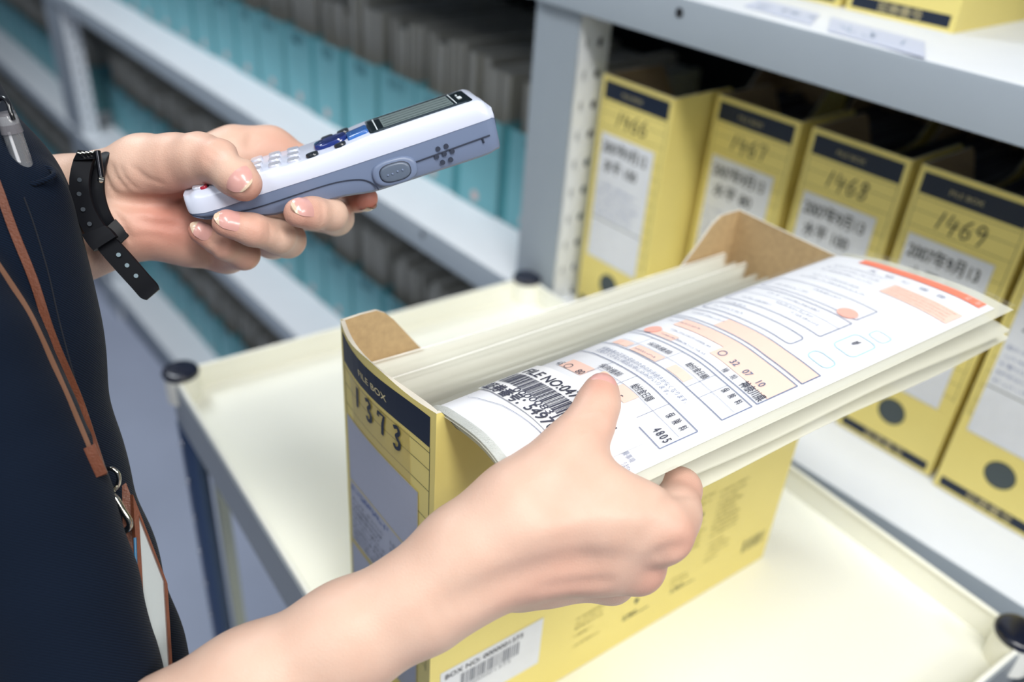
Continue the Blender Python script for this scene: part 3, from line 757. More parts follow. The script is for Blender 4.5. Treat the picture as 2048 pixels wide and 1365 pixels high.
# first table (nearest), with the value box 4805
row(.296); col(.9785, .221, .296, .0006); row(.221, .935, .9785, .0006); row(.262, .80, .975, .00025)
for b_, x_ in ((.80, .24), (.852, .24), (.920, .230)): col(b_, x_, .296, .00025)
T('給付金日額', .2665, .866, .903, .014, bold=.00008); T('保　険　料', .2720, .935, .968, .014, bold=.00008); T('保険種類', .2680, .795, .838, .012)
T('4805', .2330, .9480, .9740, .0165, bold=.00015, spacing=1.35); T('45 〇　80', .226, .740, .800, .014)
T('15', .2280, .868, .880, .013); fill(.232, .262, .856, .890); fill(.226, .258, .750, .80)
# note lines between the tables
T('保険金等の正当な支払のためのお手続きがなくなります。', .3170, .748, .930, .0095, gr); T('引受けできない場合お申し込みがいります。', .3050, .748, .905, .0085, gr)
# second table
row(.346); row(.410); col(.978, .346, .410, .0006); row(.375, .74, .975, .00025)
for b_ in (.775, .838, .905, .930): col(b_, .346, .410, .00025)
T('給付金日額', .3830, .866, .904, .013, bold=.00008); T('保　険　料', .3900, .933, .966, .013, bold=.00008); T('保険種類', .3830, .785, .832, .011)
fill(.350, .372, .858, .895); fill(.350, .373, .780, .835); fill(.352, .372, .738, .770); scr(.355, .785, .825, mb_=gr)
# third band with the prefecture row
row(.421); row(.512); col(.978, .421, .512, .0006); fill(.4450, .510, .86, .9765); fill(.478, .510, .755, .86); fill(.423, .444, .755, .80)
fill(.421, .4445, .925, .977, mb_=st0) if False else None
T('神奈川県', .4260, .936, .9755, .0175, bold=.00015); T('〇　32　07　10', .4530, .866, .955, .015, gr, bold=.00015)
T('種　類', .4260, .900, .925, .012); scr(.430, .77, .86); scr(.455, .77, .85); scr(.49, .73, .80)
# fourth band
row(.5225); row(.566); col(.978, .5225, .566, .0006); fill(.5245, .564, .800, .9765); scr(.545, .735, .80); 
# frames higher up the form
frame(.583, .622, .725, .905, .0006, rd=.003); frame(.650, .735, .722, .913, .0006, rd=.001); frame(.750, .810, .722, .910, .0005, rd=.001)
row(.700, .722, .913, .0003)
frame(.586, .616, .934, .972, .0006, blu, rd=.0035); frame(.650, .716, .935, .973, .0006, blu, rd=.0035); frame(.730, .758, .945, .972, .0005, blu, rd=.0025)
for (a_, b0_, b1_) in ((.665, .745, .80), (.685, .80, .87), (.670, .84, .89), (.713, .76, .86), (.765, .74, .80), (.790, .80, .86), (.595, .74, .80), (.840, .74, .86), (.86, .75, .84), (.625, .74, .78)): scr(a_, b0_, b1_, .0026)
scr(.680, .948, .958, .006, .0006, bk)
fill(.885, .935, .865, .985); 
for q in range(4): scr(.890 + .011 * q, .87, .975, .0018, .00022, red2)
for q in range(3): scr(.90 + .02 * q, .74, .84, .0022)
T('大　切　に　保　存', .955, .80, .94, .010, gr)
fill(.985, 1.008, .765, .984, mb_=red, fn=G(.0007)); T('証　券', .989, .955, .98, .012, pk, off=.0010)
for (a_, b_, r_) in ((.437, .748, .0050), (.757, .889, .0058)):
    ring = [g5(b_ * SB + r_ * math.cos(q), a_ * SA + r_ * math.sin(q)) for q in [2 * math.pi * i / 24 for i in range(24)]]
    red.add(ring, [tuple(range(24))], 1)
# nearest block, mostly under the thumb
for q in range(3): fill(.060 - .018 * q, .070 - .018 * q, .905 + .01 * q, .925 + .01 * q)
scr(.075, .90, .93); scr(.055, .93, .95); T('りません。', .150, .975, .992, .010, gr); T('重要事項', .165, .955, .980, .009, gr)
put_line(gr, g3, [(.74 * SB, .055 * SA), (.80 * SB, .075 * SA), (.90 * SB, .082 * SA)], .0003, sub=10)
# barcode sticker
st = MB(); fill(.088, .206, .721, .962, st, G(.0013))
mk('barcode_sticker', st, M_STICK, FIL, smooth=60)
T('FILE NO:0478000011', .166, .7300, .925, .0215, off=.0017, bold=.0002)
T('証券番号：', .0900, .7275, .815, .0200, off=.0018, bold=.00035)
T('54970083', .0905, .828, .925, .0215, off=.0018, bold=.0002)
x = .7270 * SB
gS = G(.0016)
while x < .925 * SB:
    bwid = rg.choice([.00034, .00034, .0007, .001]); put_rect(bk, gS, (x, .1235 * SA), (x + bwid, .1610 * SA), 0, 1, 4); x += bwid + rg.choice([.00035, .00035, .0007])
T('0000083156', .1120, .775, .900, .0130, off=.0017)
mk('black_print', bk, M_INKN, FIL, smooth=0); mk('grey_print', gr, M_INKG, FIL, smooth=0); mk('salmon_print', pk, M_INKP, FIL, smooth=0)
mk('orange_print', red, [M_INKR, mat('seal_ink', srgb(246, 176, 160), rough=.6)], FIL, smooth=0); mk('salmon_lettering', red2, mat('salmon_ink', srgb(240, 176, 158), rough=.6), FIL, smooth=0); mk('blue_print', blu, M_INKB, FIL, smooth=0)
mb = MB(); mb.grid(lambda i, j: sheet_pt(-.006 + 1.050 * i, .30 + j * .712, .0024), 40, NB)
mk('sleeve_front', mb, mat('sleeve_film', srgb(232, 236, 238), rough=.14, alpha=.06, spec=.5), FIL, smooth=60)
# two more clear files drooping below the lifted one
def droop(drop_n, drop_f, ext, lab, wv, x_off=0.0):
    pn = [np.array(p) for p in NEAR]; pf = [np.array(p) for p in FARP]
    for i in range(12):
        k = max(0, (i - 4) / 7.0); k2 = max(0, (i - 2) / 9)
        pn[i] = pn[i] + np.array([ext * k * .4 - .002 * k2 + (.002 if i < 5 else 0), -drop_n * k - .0035]); pf[i] = pf[i] + np.array([ext * k * -1 + (.002 if i < 5 else 0), -drop_f * k - .0035])
    a_, _ = prof_arc([tuple(p) for p in pn]); b_, _ = prof_arc([tuple(p) for p in pf])
    r_ = thing('clear_file', lab, 'clear file', (.16, .0, .03), 0, None)
    fn = lambda i, j, o=0: sheet_pt(x_off + 1.04 * i, j, o, a_, b_) + np.array([0, 0, .0018 * math.sin(wv + i * 11) * max(0, j - .6) * 2])
    m1 = MB(); m1.grid(lambda i, j: fn(i, j, 0), 44, NB); m1.grid(lambda i, j: fn(i, j, -.0014), 44, NB)
    mk('sleeve', m1, M_CLEARB, r_, smooth=60)
droop(.012, .010, .006, 'milky clear file just under the lifted printed form', .5, .01)
droop(.022, .024, .002, 'lowest milky clear file hanging over the side of the open box', 2.2, .05)

# ------------------------------------------------------------------ soft-body meshing: signed distance fields and surface nets
def smin(a, b, k):
    if k <= 0: return np.minimum(a, b)
    h = np.clip(.5 + .5 * (b - a) / k, 0, 1)
    return b + (a - b) * h - k * h * (1 - h)
class Field:
    """grid in the camera-aligned frame (only a choice of axes); everything is in metres"""
    def __init__(s, lo, hi, h):
        s.lo = np.array(lo, float); s.h = h
        s.n = np.ceil((np.array(hi) - s.lo) / h).astype(int) + 1
        s.ax = [s.lo[i] + h * np.arange(s.n[i]) for i in range(3)]
        s.V = np.full(tuple(s.n), 1.0, np.float32)
    def sub(s, lo, hi):
        a = np.clip(((np.array(lo) - s.lo) / s.h).astype(int), 0, s.n - 1); b = np.clip(((np.array(hi) - s.lo) / s.h).astype(int) + 2, 1, s.n)
        if np.any(b <= a): return None
        sl = tuple(slice(a[i], b[i]) for i in range(3))
        X = s.ax[0][sl[0]][:, None, None].astype(np.float32); Y = s.ax[1][sl[1]][None, :, None].astype(np.float32); Z = s.ax[2][sl[2]][None, None, :].astype(np.float32)
        return sl, X, Y, Z
    def cone(s, a, b, ra, rb, k, squash=None):
        a, b = np.array(a), np.array(b); m = max(ra, rb) + max(k, .004) * 1.6 + .004
        g = s.sub(np.minimum(a, b) - m, np.maximum(a, b) + m)
        if g is None: return
        sl, X, Y, Z = g; d = b - a; L2 = d @ d + 1e-12
        t = np.clip(((X - a[0]) * d[0] + (Y - a[1]) * d[1] + (Z - a[2]) * d[2]) / L2, 0, 1)
        q = np.sqrt((X - a[0] - t * d[0]) ** 2 + (Y - a[1] - t * d[1]) ** 2 + (Z - a[2] - t * d[2]) ** 2) - (ra + (rb - ra) * t)
        s.V[sl] = smin(s.V[sl], q, k)
    def ell(s, c, R3, rad, k):
        """ellipsoid: centre, 3x3 rows = axes, radii"""
        c = np.array(c); m = max(rad) + k * 1.6 + .004; g = s.sub(c - m, c + m)
        if g is None: return
        sl, X, Y, Z = g; R3 = np.array(R3); P = [(X - c[0]) * R3[i][0] + (Y - c[1]) * R3[i][1] + (Z - c[2]) * R3[i][2] for i in range(3)]
        k0 = np.sqrt(sum((P[i] / rad[i]) ** 2 for i in range(3))); k1 = np.sqrt(sum((P[i] / rad[i] ** 2) ** 2 for i in range(3))) + 1e-9
        s.V[sl] = smin(s.V[sl], k0 * (k0 - 1) / k1, k)
    def groove(s, pts, depth, sig):
        """shallow crease (or ridge when depth is negative) along a path"""
        P = [np.array(p) for p in pts]; m = sig * 3; A_ = np.array(P)
        g = s.sub(A_.min(0) - m, A_.max(0) + m)
        if g is None: return
        sl, X, Y, Z = g; best = None; n = len(P) - 1
        for i, (a, b) in enumerate(zip(P[:-1], P[1:])):
            d = b - a; L2 = d @ d + 1e-12
            t = np.clip(((X - a[0]) * d[0] + (Y - a[1]) * d[1] + (Z - a[2]) * d[2]) / L2, 0, 1)
            q = ((X - a[0] - t * d[0]) ** 2 + (Y - a[1] - t * d[1]) ** 2 + (Z - a[2] - t * d[2]) ** 2)
            u = (i + t) / n; w = np.minimum(1, 4 * np.minimum(u, 1 - u) + .15)          # fades out at both ends
            e = w * np.exp(-q / sig ** 2); best = e if best is None else np.maximum(best, e)
        s.V[sl] += (depth * best).astype(np.float32)
    def surf(s, u, v):
        """front surface along a line of sight"""
        r = np.array([(u - 1024) / F_PX, -(v - 682.5) / F_PX, -1.0]); last = None
        for d in np.arange(-s.ax[2][-1] + .001, -s.ax[2][0] - .001, s.h * .5):
            p = (r * d - s.lo) / s.h; i = np.round(p).astype(int)
            if np.any(i < 0) or np.any(i >= s.n): continue
            if s.V[tuple(i)] < 0: return r * d
        return None
    def crease(s, px, depth, sig):
        P = [s.surf(*q) for q in catmull([np.array(q[:2], float) for q in px], 4)]; P = [p for p in P if p is not None]
        if len(P) > 2:
            Pa = np.array(P)
            for _ in range(3): Pa[1:-1] = (Pa[:-2] + 2 * Pa[1:-1] + Pa[2:]) / 4
            s.groove(list(Pa), depth, sig)
    def mesh(s, smooth=1):
        V = s.V; ins = V < 0; nx, ny, nz = V.shape
        c = np.zeros((nx - 1, ny - 1, nz - 1), np.int8)
        for i in (0, 1):
            for j in (0, 1):
                for k in (0, 1): c += ins[i:nx - 1 + i, j:ny - 1 + j, k:nz - 1 + k]
        act = (c > 0) & (c < 8); idx = np.argwhere(act); ids = np.full(act.shape, -1, np.int64); ids[act] = np.arange(len(idx))
        acc = np.zeros((len(idx), 3)); cnt = np.zeros(len(idx)); I, J, K = idx.T
        cor = [(i, j, k) for i in (0, 1) for j in (0, 1) for k in (0, 1)]
        for a in cor:
            for ax in range(3):
                if a[ax]: continue
                b = list(a); b[ax] = 1
                va = V[I + a[0], J + a[1], K + a[2]].astype(float); vb = V[I + b[0], J + b[1], K + b[2]].astype(float)
                m = (va < 0) != (vb < 0); t = np.where(m, va / np.where(m, va - vb, 1), 0)
                p = np.tile(np.array(a, float), (len(idx), 1)); p[:, ax] += t
                acc[m] += p[m]; cnt[m] += 1
        P = (idx + acc / cnt[:, None]) * s.h + s.lo
        Q = []
        for ax in range(3):
            o = [q for q in range(3) if q != ax]
            sl0 = [slice(1, -1)] * 3; sl0[ax] = slice(0, -1); sl1 = [slice(1, -1)] * 3; sl1[ax] = slice(1, None)
            A = ins[tuple(sl0)]; B = ins[tuple(sl1)]; e = np.argwhere(A != B)
            if not len(e): continue
            e2 = e.copy(); e2[:, o[0]] += 1; e2[:, o[1]] += 1
            def cid(d0, d1): f = e2.copy(); f[:, o[0]] -= d0; f[:, o[1]] -= d1; return ids[f[:, 0], f[:, 1], f[:, 2]]
            q = np.stack([cid(1, 1), cid(0, 1), cid(0, 0), cid(1, 0)], 1)
            fl_ = A[tuple(e.T)]
            if ax == 1: fl_ = ~fl_
            q = np.where(fl_[:, None], q, q[:, ::-1]); Q.append(q)
        Q = np.concatenate(Q); Q = Q[(Q >= 0).all(1)]
        for _ in range(smooth):
            S = np.zeros_like(P); C_ = np.zeros(len(P))
            for a, b in ((0, 1), (1, 2), (2, 3), (3, 0)):
                np.add.at(S, Q[:, a], P[Q[:, b]]); np.add.at(S, Q[:, b], P[Q[:, a]]); np.add.at(C_, Q[:, a], 1); np.add.at(C_, Q[:, b], 1)
            P = P * .4 + .6 * S / np.maximum(C_, 1)[:, None]
        return P, Q
def chain(F, pts, k, rpx=True):
    """pts: (u, v, distance, radius in photo pixels at that distance)"""
    for a, b in zip(pts[:-1], pts[1:]):
        F.cone(cc(*a[:3]), cc(*b[:3]), a[3] / F_PX * a[2], b[3] / F_PX * b[2], k)

# ------------------------------------------------------------------ handheld barcode scanner
nrm = lambda v: np.array(v, float) / np.linalg.norm(v)
SL = nrm((.94, .29, -.12)); SW = np.array((-.20, .41, -.89)); SW = nrm(SW - SL * (SW @ SL)); SN = np.cross(SW, SL); SN = SN if SN[1] > 0 else -SN
SO = cc(690, 336, .440)
def sln(u, v, w=0.0):
    """spot on the near flank (w=0) or a parallel plane: returns l, n in metres"""
    r = np.array([(u - 1024) / F_PX, -(v - 682.5) / F_PX, -1.0]); o = SO + SW * w; t = (o @ SW) / (r @ SW); P = r * t - SO
    return P @ SL, P @ SN
def stop_(u, v, n):
    """spot on the top plane at height n: returns l, w"""
    r = np.array([(u - 1024) / F_PX, -(v - 682.5) / F_PX, -1.0]); o = SO + SN * n; t = (o @ SN) / (r @ SN); P = r * t - SO
    return P @ SL, P @ SW
def sp(l, n, w): return C2W(SO + SL * l + SN * n + SW * w)
_top = sorted([sln(*q) for q in ((375, 397), (384, 389), (400, 386), (460, 368), (527, 347), (598, 329), (663, 306), (690, 295), (736, 275), (840, 240), (934, 209), (958, 202), (971, 206), (981, 220))])
_seam = sorted([sln(*q) for q in ((374, 430), (381, 433), (410, 428), (444, 418), (523, 390), (690, 336), (840, 286), (985, 236), (992, 238))])
_bot = sorted([sln(*q) for q in ((376, 434), (386, 440), (410, 444), (470, 442), (548, 437), (620, 417), (690, 398), (744, 390), (760, 386), (961, 320), (985, 311), (994, 305))])
def ip(tab, l): return float(np.interp(l, [t[0] for t in tab], [t[1] for t in tab]))
WD = .047
M_SWH = mat('scanner_white_plastic', srgb(206, 212, 230), rough=.28, coat=.2)
M_SGR = mat('scanner_blue_grey_plastic', srgb(112, 126, 154), rough=.38)
M_SDK = mat('scanner_dark_groove', srgb(40, 48, 66), rough=.6)
M_GLASS = mat('scanner_screen_glass', srgb(40, 52, 58), rough=.06, spec=.9, coat=1.0)
M_LCD = mat('scanner_lcd', srgb(118, 132, 132), rough=.25)
M_KEY = mat('scanner_key_silver', srgb(206, 210, 224), rough=.25, metal=.2, coat=.5)
M_KEYB = mat('scanner_key_black', srgb(36, 42, 50), rough=.25, coat=.5)
M_BLU = mat('scanner_blue_key', srgb(30, 48, 116), rough=.18, coat=.8)
M_LBL = mat('scanner_light_blue_key', srgb(48, 100, 172), rough=.25, coat=.5)
l0, l1 = _seam[0][0], _seam[-1][0]
scn = thing('barcode_scanner', 'white and blue-grey handheld barcode scanner held in the left hand', 'scanner', sp((l0 + l1) / 2, -.01, WD / 2), 0)
def taper(l):     # width narrows at the tail and slightly at the head corners
    e = min(1, (l - l0) / .010); g_ = min(1, (l1 - l) / .006)
    return .0045 * (1 - math.sqrt(max(0, 1 - (1 - e) ** 2))) + .004 * (1 - math.sqrt(max(0, 1 - (1 - g_) ** 2))) + .0022 * max(0, 1 - (l - l0) / .07)
stn = [l0 + (l1 - l0) * (.5 - .5 * math.cos(math.pi * i / 60)) for i in range(61)]
def upper(l):
    t_, s_ = ip(_top, l), ip(_seam, l); k = taper(l); t_ = max(t_, s_ + .0006); c_ = min(.0036, (t_ - s_) * .42); u_ = min(.0012, c_ * .4)
    a, b = k, WD - k
    return [(a, s_), (a - .0002, s_ + (t_ - s_) * .3), (a + .0006, t_ - c_), (a + .0014, t_ - c_ * .55), (a + c_ * .9, t_ - u_ * .3), (a + c_ * 1.3, t_), (b - c_ * 1.3, t_), (b - c_ * .9, t_ - u_ * .3), (b - .0014, t_ - c_ * .55), (b - .0006, t_ - c_), (b + .0002, s_ + (t_ - s_) * .3), (b, s_)]
def lower(l):
    s_, b_ = ip(_seam, l), ip(_bot, l); k = taper(l) + .0003; b_ = min(b_, s_ - .0006); c_ = min(.0045, (s_ - b_) * .45)
    a, b = k, WD - k
    return [(a, s_), (a + .0003, s_ - (s_ - b_) * .4), (a + .0008, b_ + c_), (a + .002, b_ + c_ * .35), (a + c_, b_), (b - c_, b_), (b - .002, b_ + c_ * .35), (b - .0008, b_ + c_), (b - .0003, s_ - (s_ - b_) * .4), (b, s_)]
mb = MB(); mb.loft([[sp(l, n, w) for w, n in upper(l)] for l in stn], 0); mk('upper_shell', mb, M_SWH, scn, smooth=28)
mb = MB(); mb.loft([[sp(l, n, w) for w, n in lower(l)] for l in stn], 0); mk('lower_shell', mb, M_SGR, scn, smooth=28)
def side_tube(px, r, name, m_, w=0.0, parent=None, n=6, lab=None):
    P = catmull([np.array(sln(*q)) for q in px], 6)
    mb = MB(); mb.tube([sp(l, n_, taper(l) + .0004 + w) for l, n_ in P], r, n); return mk(name, mb, m_, parent or scn, smooth=40)
side_tube([(402, 438), (440, 432), (500, 421), (554, 404), (589, 392), (663, 368), (711, 360), (736, 363), (752, 373), (757, 380)], .00035, 'battery_cover_seam', M_SDK)
side_tube([(831, 325), (905, 298), (980, 271)], .00045, 'side_groove', M_SDK)
side_tube([(965, 277), (968, 286)], .0006, 'side_groove', M_SDK)
def oval(cu, cv, hl, hn, w0, w1, name, m_, parent=None, plane='side', bevel=.0):
    lc, nc = sln(cu, cv); mb = MB(); rings = []
    for s_, w_ in ((1.0, w0), (1.0, w1 * .6 + w0 * .4), (.93, w1 * .9 + w0 * .1), (.80, w1), (.3, w1 - (w0 - w1) * 0.0)):
        ring = []
        for i in range(28):
            q = 2 * math.pi * i / 28; x = math.copysign(abs(math.cos(q)) ** .7, math.cos(q)) * hl * s_; y = math.copysign(abs(math.sin(q)) ** .8, math.sin(q)) * hn * s_
            ring.append(sp(lc + x, nc + y + x * -.00, w_))
        rings.append(ring)
    mb.loft(rings); return mk(name, mb, m_, parent or scn, smooth=50)
oval(790, 343, .0118, .0068, .0012, -.0013, 'trigger_surround', M_SGR)
oval(790, 343, .0084, .0050, -.0008, -.0016, 'trigger_gap', M_SDK)
tr = oval(790, 343, .0078, .0045, -.001, -.0024, 'side_trigger', mat('scanner_trigger_grey', srgb(92, 104, 122), rough=.35))
for (u_, v_) in ((775, 349), (784, 346), (794, 341), (804, 338)):
    lc, nc = sln(u_, v_); mb = MB(); rings = [[sp(lc + r_ * math.cos(q), nc + r_ * math.sin(q), w_) for q in [2 * math.pi * i / 10 for i in range(10)]] for r_, w_ in ((.0006, -.0023), (.0005, -.0027), (.0002, -.0029))]
    mb.loft(rings); mk('trigger_bead', mb, M_SGR, tr, smooth=60)
for (a, b) in ((1388, 620), (1448, 600), (1378, 678), (1435, 657), (1493, 637), (1423, 720), (1483, 700)):
    lc, nc = sln(500 + a / 3.689, 130 + b / 3.689); mb = MB(); mb.tube([sp(lc, nc, .004), sp(lc, nc, -.00025)], .00125, 14); mk('speaker_hole', mb, M_SDK, scn, smooth=40)
# top face: screen, keys
def topn(l): return ip(_top, l)
def top_box(la, lb, wa, wb, h0, h1, name, m_, parent=None, rd=.0012, n=5):
    """rounded pad on the top face following its height"""
    mb = MB(); out = []
    for (cl, cw_, q0) in ((lb - rd, wb - rd, 0), (la + rd, wb - rd, 1), (la + rd, wa + rd, 2), (lb - rd, wa + rd, 3)):
        for k in range(n): q = (q0 + k / (n - 1)) * math.pi / 2; out.append((cl + rd * math.cos(q), cw_ + rd * math.sin(q)))
    lm, wm = (la + lb) / 2, (wa + wb) / 2
    rings = []
    for s_, h_ in ((1, h0), (1, h1 * .7 + h0 * .3), (.93, h1), (.5, h1 + .00003)):
        rings.append([sp(lm + (l - lm) * s_, topn(lm + (l - lm) * s_) + h_, wm + (w - wm) * s_) for l, w in out])
    mb.loft(rings); return mk(name, mb, m_, parent or scn, smooth=50)
ls0, ls1 = sln(742, 272)[0], sln(951, 204)[0]
scr_ = top_box(ls0, ls1, .0050, .0415, -.0005, .00035, 'screen_window', M_GLASS, rd=.003)
top_box(ls0 + .0078, ls1 - .0098, .0095, .0370, .0003, .00042, 'display', M_LCD, scr_, rd=.0004)
for q in range(4): top_box(ls0 + .0085, ls1 - .0105, .0115 + .0062 * q, .0130 + .0062 * q, .0004, .00046, 'display_line', mat('lcd_segment', srgb(62, 74, 74), rough=.3), scr_, rd=.0003)
M_SLN = mat('screen_white_print', srgb(220, 228, 232), rough=.4)
top_box(ls0 + .0040, ls0 + .0046, .0085, .0380, .0004, .0005, 'screen_mark', M_SLN, scr_, rd=.0002); top_box(ls1 - .0086, ls1 - .0081, .0085, .0380, .0004, .0005, 'screen_mark', M_SLN, scr_, rd=.0002)
top_box(ls1 - .0058, ls1 - .0036, .0180, .0240, .0004, .0006, 'screen_mark', M_SLN, scr_, rd=.0004); top_box(ls1 - .0055, ls1 - .0046, .0275, .0300, .0004, .0006, 'screen_mark', M_SLN, scr_, rd=.0002)
la = lambda u, v: sln(u, v)[0]
top_box(la(632, 317), la(700, 292), .0150, .0300, -.0004, .0022, 'navigation_key', M_BLU, rd=.005)
top_box(la(700, 292), la(742, 274), .0110, .0260, -.0004, .0016, 'navigation_key', M_LBL, rd=.0012)
for (u0, u1, wa, wb) in ((612, 638, .0050, .0120), (676, 700, .0045, .0105), (652, 678, .0330, .0400), (690, 715, .0320, .0400)):
    top_box(la(u0, 320), la(u1, 312), wa, wb, -.0004, .0014, 'function_key', M_KEYB, rd=.0028)
for r_ in range(6):
    l_ = la(588, 330) - r_ * .0098
    for c_ in range(3):
        top_box(l_ - .0032, l_ + .0032, .0068 + c_ * .0125, .0152 + c_ * .0125, -.0004, .0013, 'number_key', M_KEY, rd=.0024)
top_box(la(398, 386), la(414, 384), .0060, .0130, -.0004, .0012, 'power_key', mat('scanner_red_key', srgb(168, 40, 60), rough=.3), rd=.0015)
# laser window at the head
mb = MB(); lh = l1
pts = [(ip(_seam, lh) + .002, .008), (ip(_seam, lh) + .002, WD - .008), (ip(_bot, lh) + .006, WD - .010), (ip(_bot, lh) + .006, .010)]
mb.prism([sp(lh - .001, n, w) for n, w in pts], sp(1.0011 * 0 + .0019, 0, 0) - sp(0, 0, 0), 0); mk('laser_window', mb, mat('laser_window_blue', srgb(24, 40, 110), rough=.08, coat=1), scn, smooth=20)

# ------------------------------------------------------------------ the person: two hands, forearms and the clothed torso
def skin_mat():
    m = mat('skin', srgb(236, 198, 178), rough=.48, sss=.12, spec=.35)
    nt = m.node_tree; b = nt.nodes['Principled BSDF']
    at = nt.nodes.new('ShaderNodeVertexColor'); at.layer_name = 'flush'
    mx = nt.nodes.new('ShaderNodeMix'); mx.data_type = 'RGBA'
    mx.inputs['A'].default_value = srgb(213, 180, 161); mx.inputs['B'].default_value = srgb(192, 106, 90)
    nt.links.new(at.outputs['Color'], mx.inputs['Factor'])
    tc = nt.nodes.new('ShaderNodeTexCoord'); n = nt.nodes.new('ShaderNodeTexNoise'); n.inputs['Scale'].default_value = 45; n.inputs['Detail'].default_value = 4
    nt.links.new(tc.outputs['Object'], n.inputs['Vector'])
    mx2 = nt.nodes.new('ShaderNodeMix'); mx2.data_type = 'RGBA'; mx2.blend_type = 'MULTIPLY'; mx2.inputs['Factor'].default_value = .35
    cr = nt.nodes.new('ShaderNodeValToRGB'); cr.color_ramp.elements[0].color = (.86, .74, .70, 1); cr.color_ramp.elements[1].color = (1, 1, 1, 1)
    cr.color_ramp.elements[0].position = .3; cr.color_ramp.elements[1].position = .62
    nt.links.new(n.outputs['Fac'], cr.inputs['Fac']); nt.links.new(mx.outputs['Result'], mx2.inputs['A']); nt.links.new(cr.outputs['Color'], mx2.inputs['B'])
    nt.links.new(mx2.outputs['Result'], b.inputs['Base Color'])
    n3 = nt.nodes.new('ShaderNodeTexVoronoi'); n3.inputs['Scale'].default_value = 1100; nt.links.new(tc.outputs['Object'], n3.inputs['Vector'])
    n4 = nt.nodes.new('ShaderNodeTexNoise'); n4.inputs['Scale'].default_value = 260; nt.links.new(tc.outputs['Object'], n4.inputs['Vector'])
    ad = nt.nodes.new('ShaderNodeMath'); ad.operation = 'ADD'; nt.links.new(n3.outputs['Distance'], ad.inputs[0]); nt.links.new(n4.outputs['Fac'], ad.inputs[1])
    bp = nt.nodes.new('ShaderNodeBump'); bp.inputs['Strength'].default_value = .16; bp.inputs['Distance'].default_value = .0005
    nt.links.new(ad.outputs[0], bp.inputs['Height']); nt.links.new(bp.outputs['Normal'], b.inputs['Normal'])
    return m
M_SKIN = skin_mat()
M_NAIL = mat('nail_plate', srgb(212, 158, 150), rough=.28, coat=.25, sss=.1)
M_NAILT = mat('nail_free_edge', srgb(216, 192, 168), rough=.2, coat=.4)

# ---- left hand (holding the scanner)
LH = Field((-.330, -.02, -.600), (-.055, .128, -.400), .0012)
# forearm and wrist: two overlapping tapers give the oval section
chain(LH, [(-330, 430, .620, 80), (60, 405, .492, 77), (110, 398, .480, 75), (165, 392, .472, 72), (215, 385, .468, 72)], .012)
chain(LH, [(-330, 520, .620, 84), (50, 512, .492, 80), (100, 502, .480, 79), (170, 472, .470, 74), (230, 452, .466, 66)], .012)
# heel of the palm, hypothenar
chain(LH, [(230, 452, .466, 64), (300, 448, .470, 58), (380, 470, .480, 54), (430, 488, .490, 48)], .012)
chain(LH, [(250, 420, .476, 60), (360, 410, .500, 60), (470, 390, .515, 60), (500, 345, .515, 56)], .014)
# thenar
chain(LH, [(222, 372, .466, 70), (290, 341, .460, 67), (352, 331, .452, 60)], .007)
# thumb
chain(LH, [(352, 331, .452, 59), (400, 320, .442, 50), (436, 322, .434, 42)], .006)
chain(LH, [(436, 324, .434, 43), (468, 349, .428, 40), (488, 367, .4245, 36)], .004)
# index: along the far side of the scanner, its tip below the head
chain(LH, [(410, 335, .495, 62), (470, 308, .500, 50), (540, 303, .508, 44), (598, 330, .512, 38)], .009)
chain(LH, [(598, 330, .512, 38), (665, 375, .508, 32), (715, 396, .490, 27), (731, 397, .479, 25)], .003)
# middle
chain(LH, [(500, 385, .520, 44), (600, 420, .522, 38), (672, 436, .500, 34)], .004)
chain(LH, [(672, 436, .500, 34), (661, 429, .455, 32.5)], .003)
chain(LH, [(661, 429, .455, 32.5), (625, 427, .443, 32), (597, 426, .4355, 29.5)], .003)
# ring
chain(LH, [(460, 440, .518, 44), (545, 478, .512, 38), (575, 480, .482, 35)], .004)
chain(LH, [(575, 480, .482, 35), (556, 473, .455, 33.5), (505, 460, .440, 32), (452, 447, .4325, 27.5)], .003)
# little finger
chain(LH, [(400, 488, .500, 44), (455, 508, .492, 36), (488, 509, .470, 30)], .005)
chain(LH, [(488, 509, .470, 30), (445, 491, .4545, 27), (398, 463, .4465, 22)], .003)
# creases
def gp(*p): return [cc(*q) for q in p]
for px, dp, sg in (([(214, 398), (260, 405), (310, 404), (360, 396), (404, 378)], .0036, .0042), ([(206, 330), (214, 362), (238, 396)], .0012, .0012), ([(222, 326), (234, 356), (262, 386)], .0012, .0013), ([(238, 330), (252, 358), (282, 384)], .0009, .0011),
                   ([(268, 330), (292, 356), (336, 368)], .0006, .0013), ([(256, 322), (276, 350), (312, 366)], .0004, .0010), ([(220, 420), (246, 446), (258, 486)], .0015, .0018), ([(262, 432), (300, 448), (352, 452), (380, 470)], .0012, .0024), ([(250, 480), (290, 470), (340, 480)], .0005, .0020),
                   ([(424, 288), (452, 300)], .0004, .0012), ([(414, 300), (442, 316)], .0005, .0012), ([(404, 312), (430, 332)], .0004, .0011), ([(536, 446), (540, 462), (536, 486)], .0008, .0013), ([(528, 444), (530, 466), (526, 484)], .0004, .0011), ([(640, 398), (645, 428), (640, 456)], .0008, .0012), ([(632, 400), (636, 428)], .0003, .0010),
                   ([(446, 476), (450, 492), (444, 508)], .0004, .0012), ([(510, 268), (490, 300), (478, 322)], .0022, .0030), ([(420, 500), (430, 520), (426, 534)], .0009, .0018), ([(340, 300), (370, 290), (392, 284)], .0003, .0030)):
    LH.crease(px, dp, sg)
vL, qL = LH.mesh()

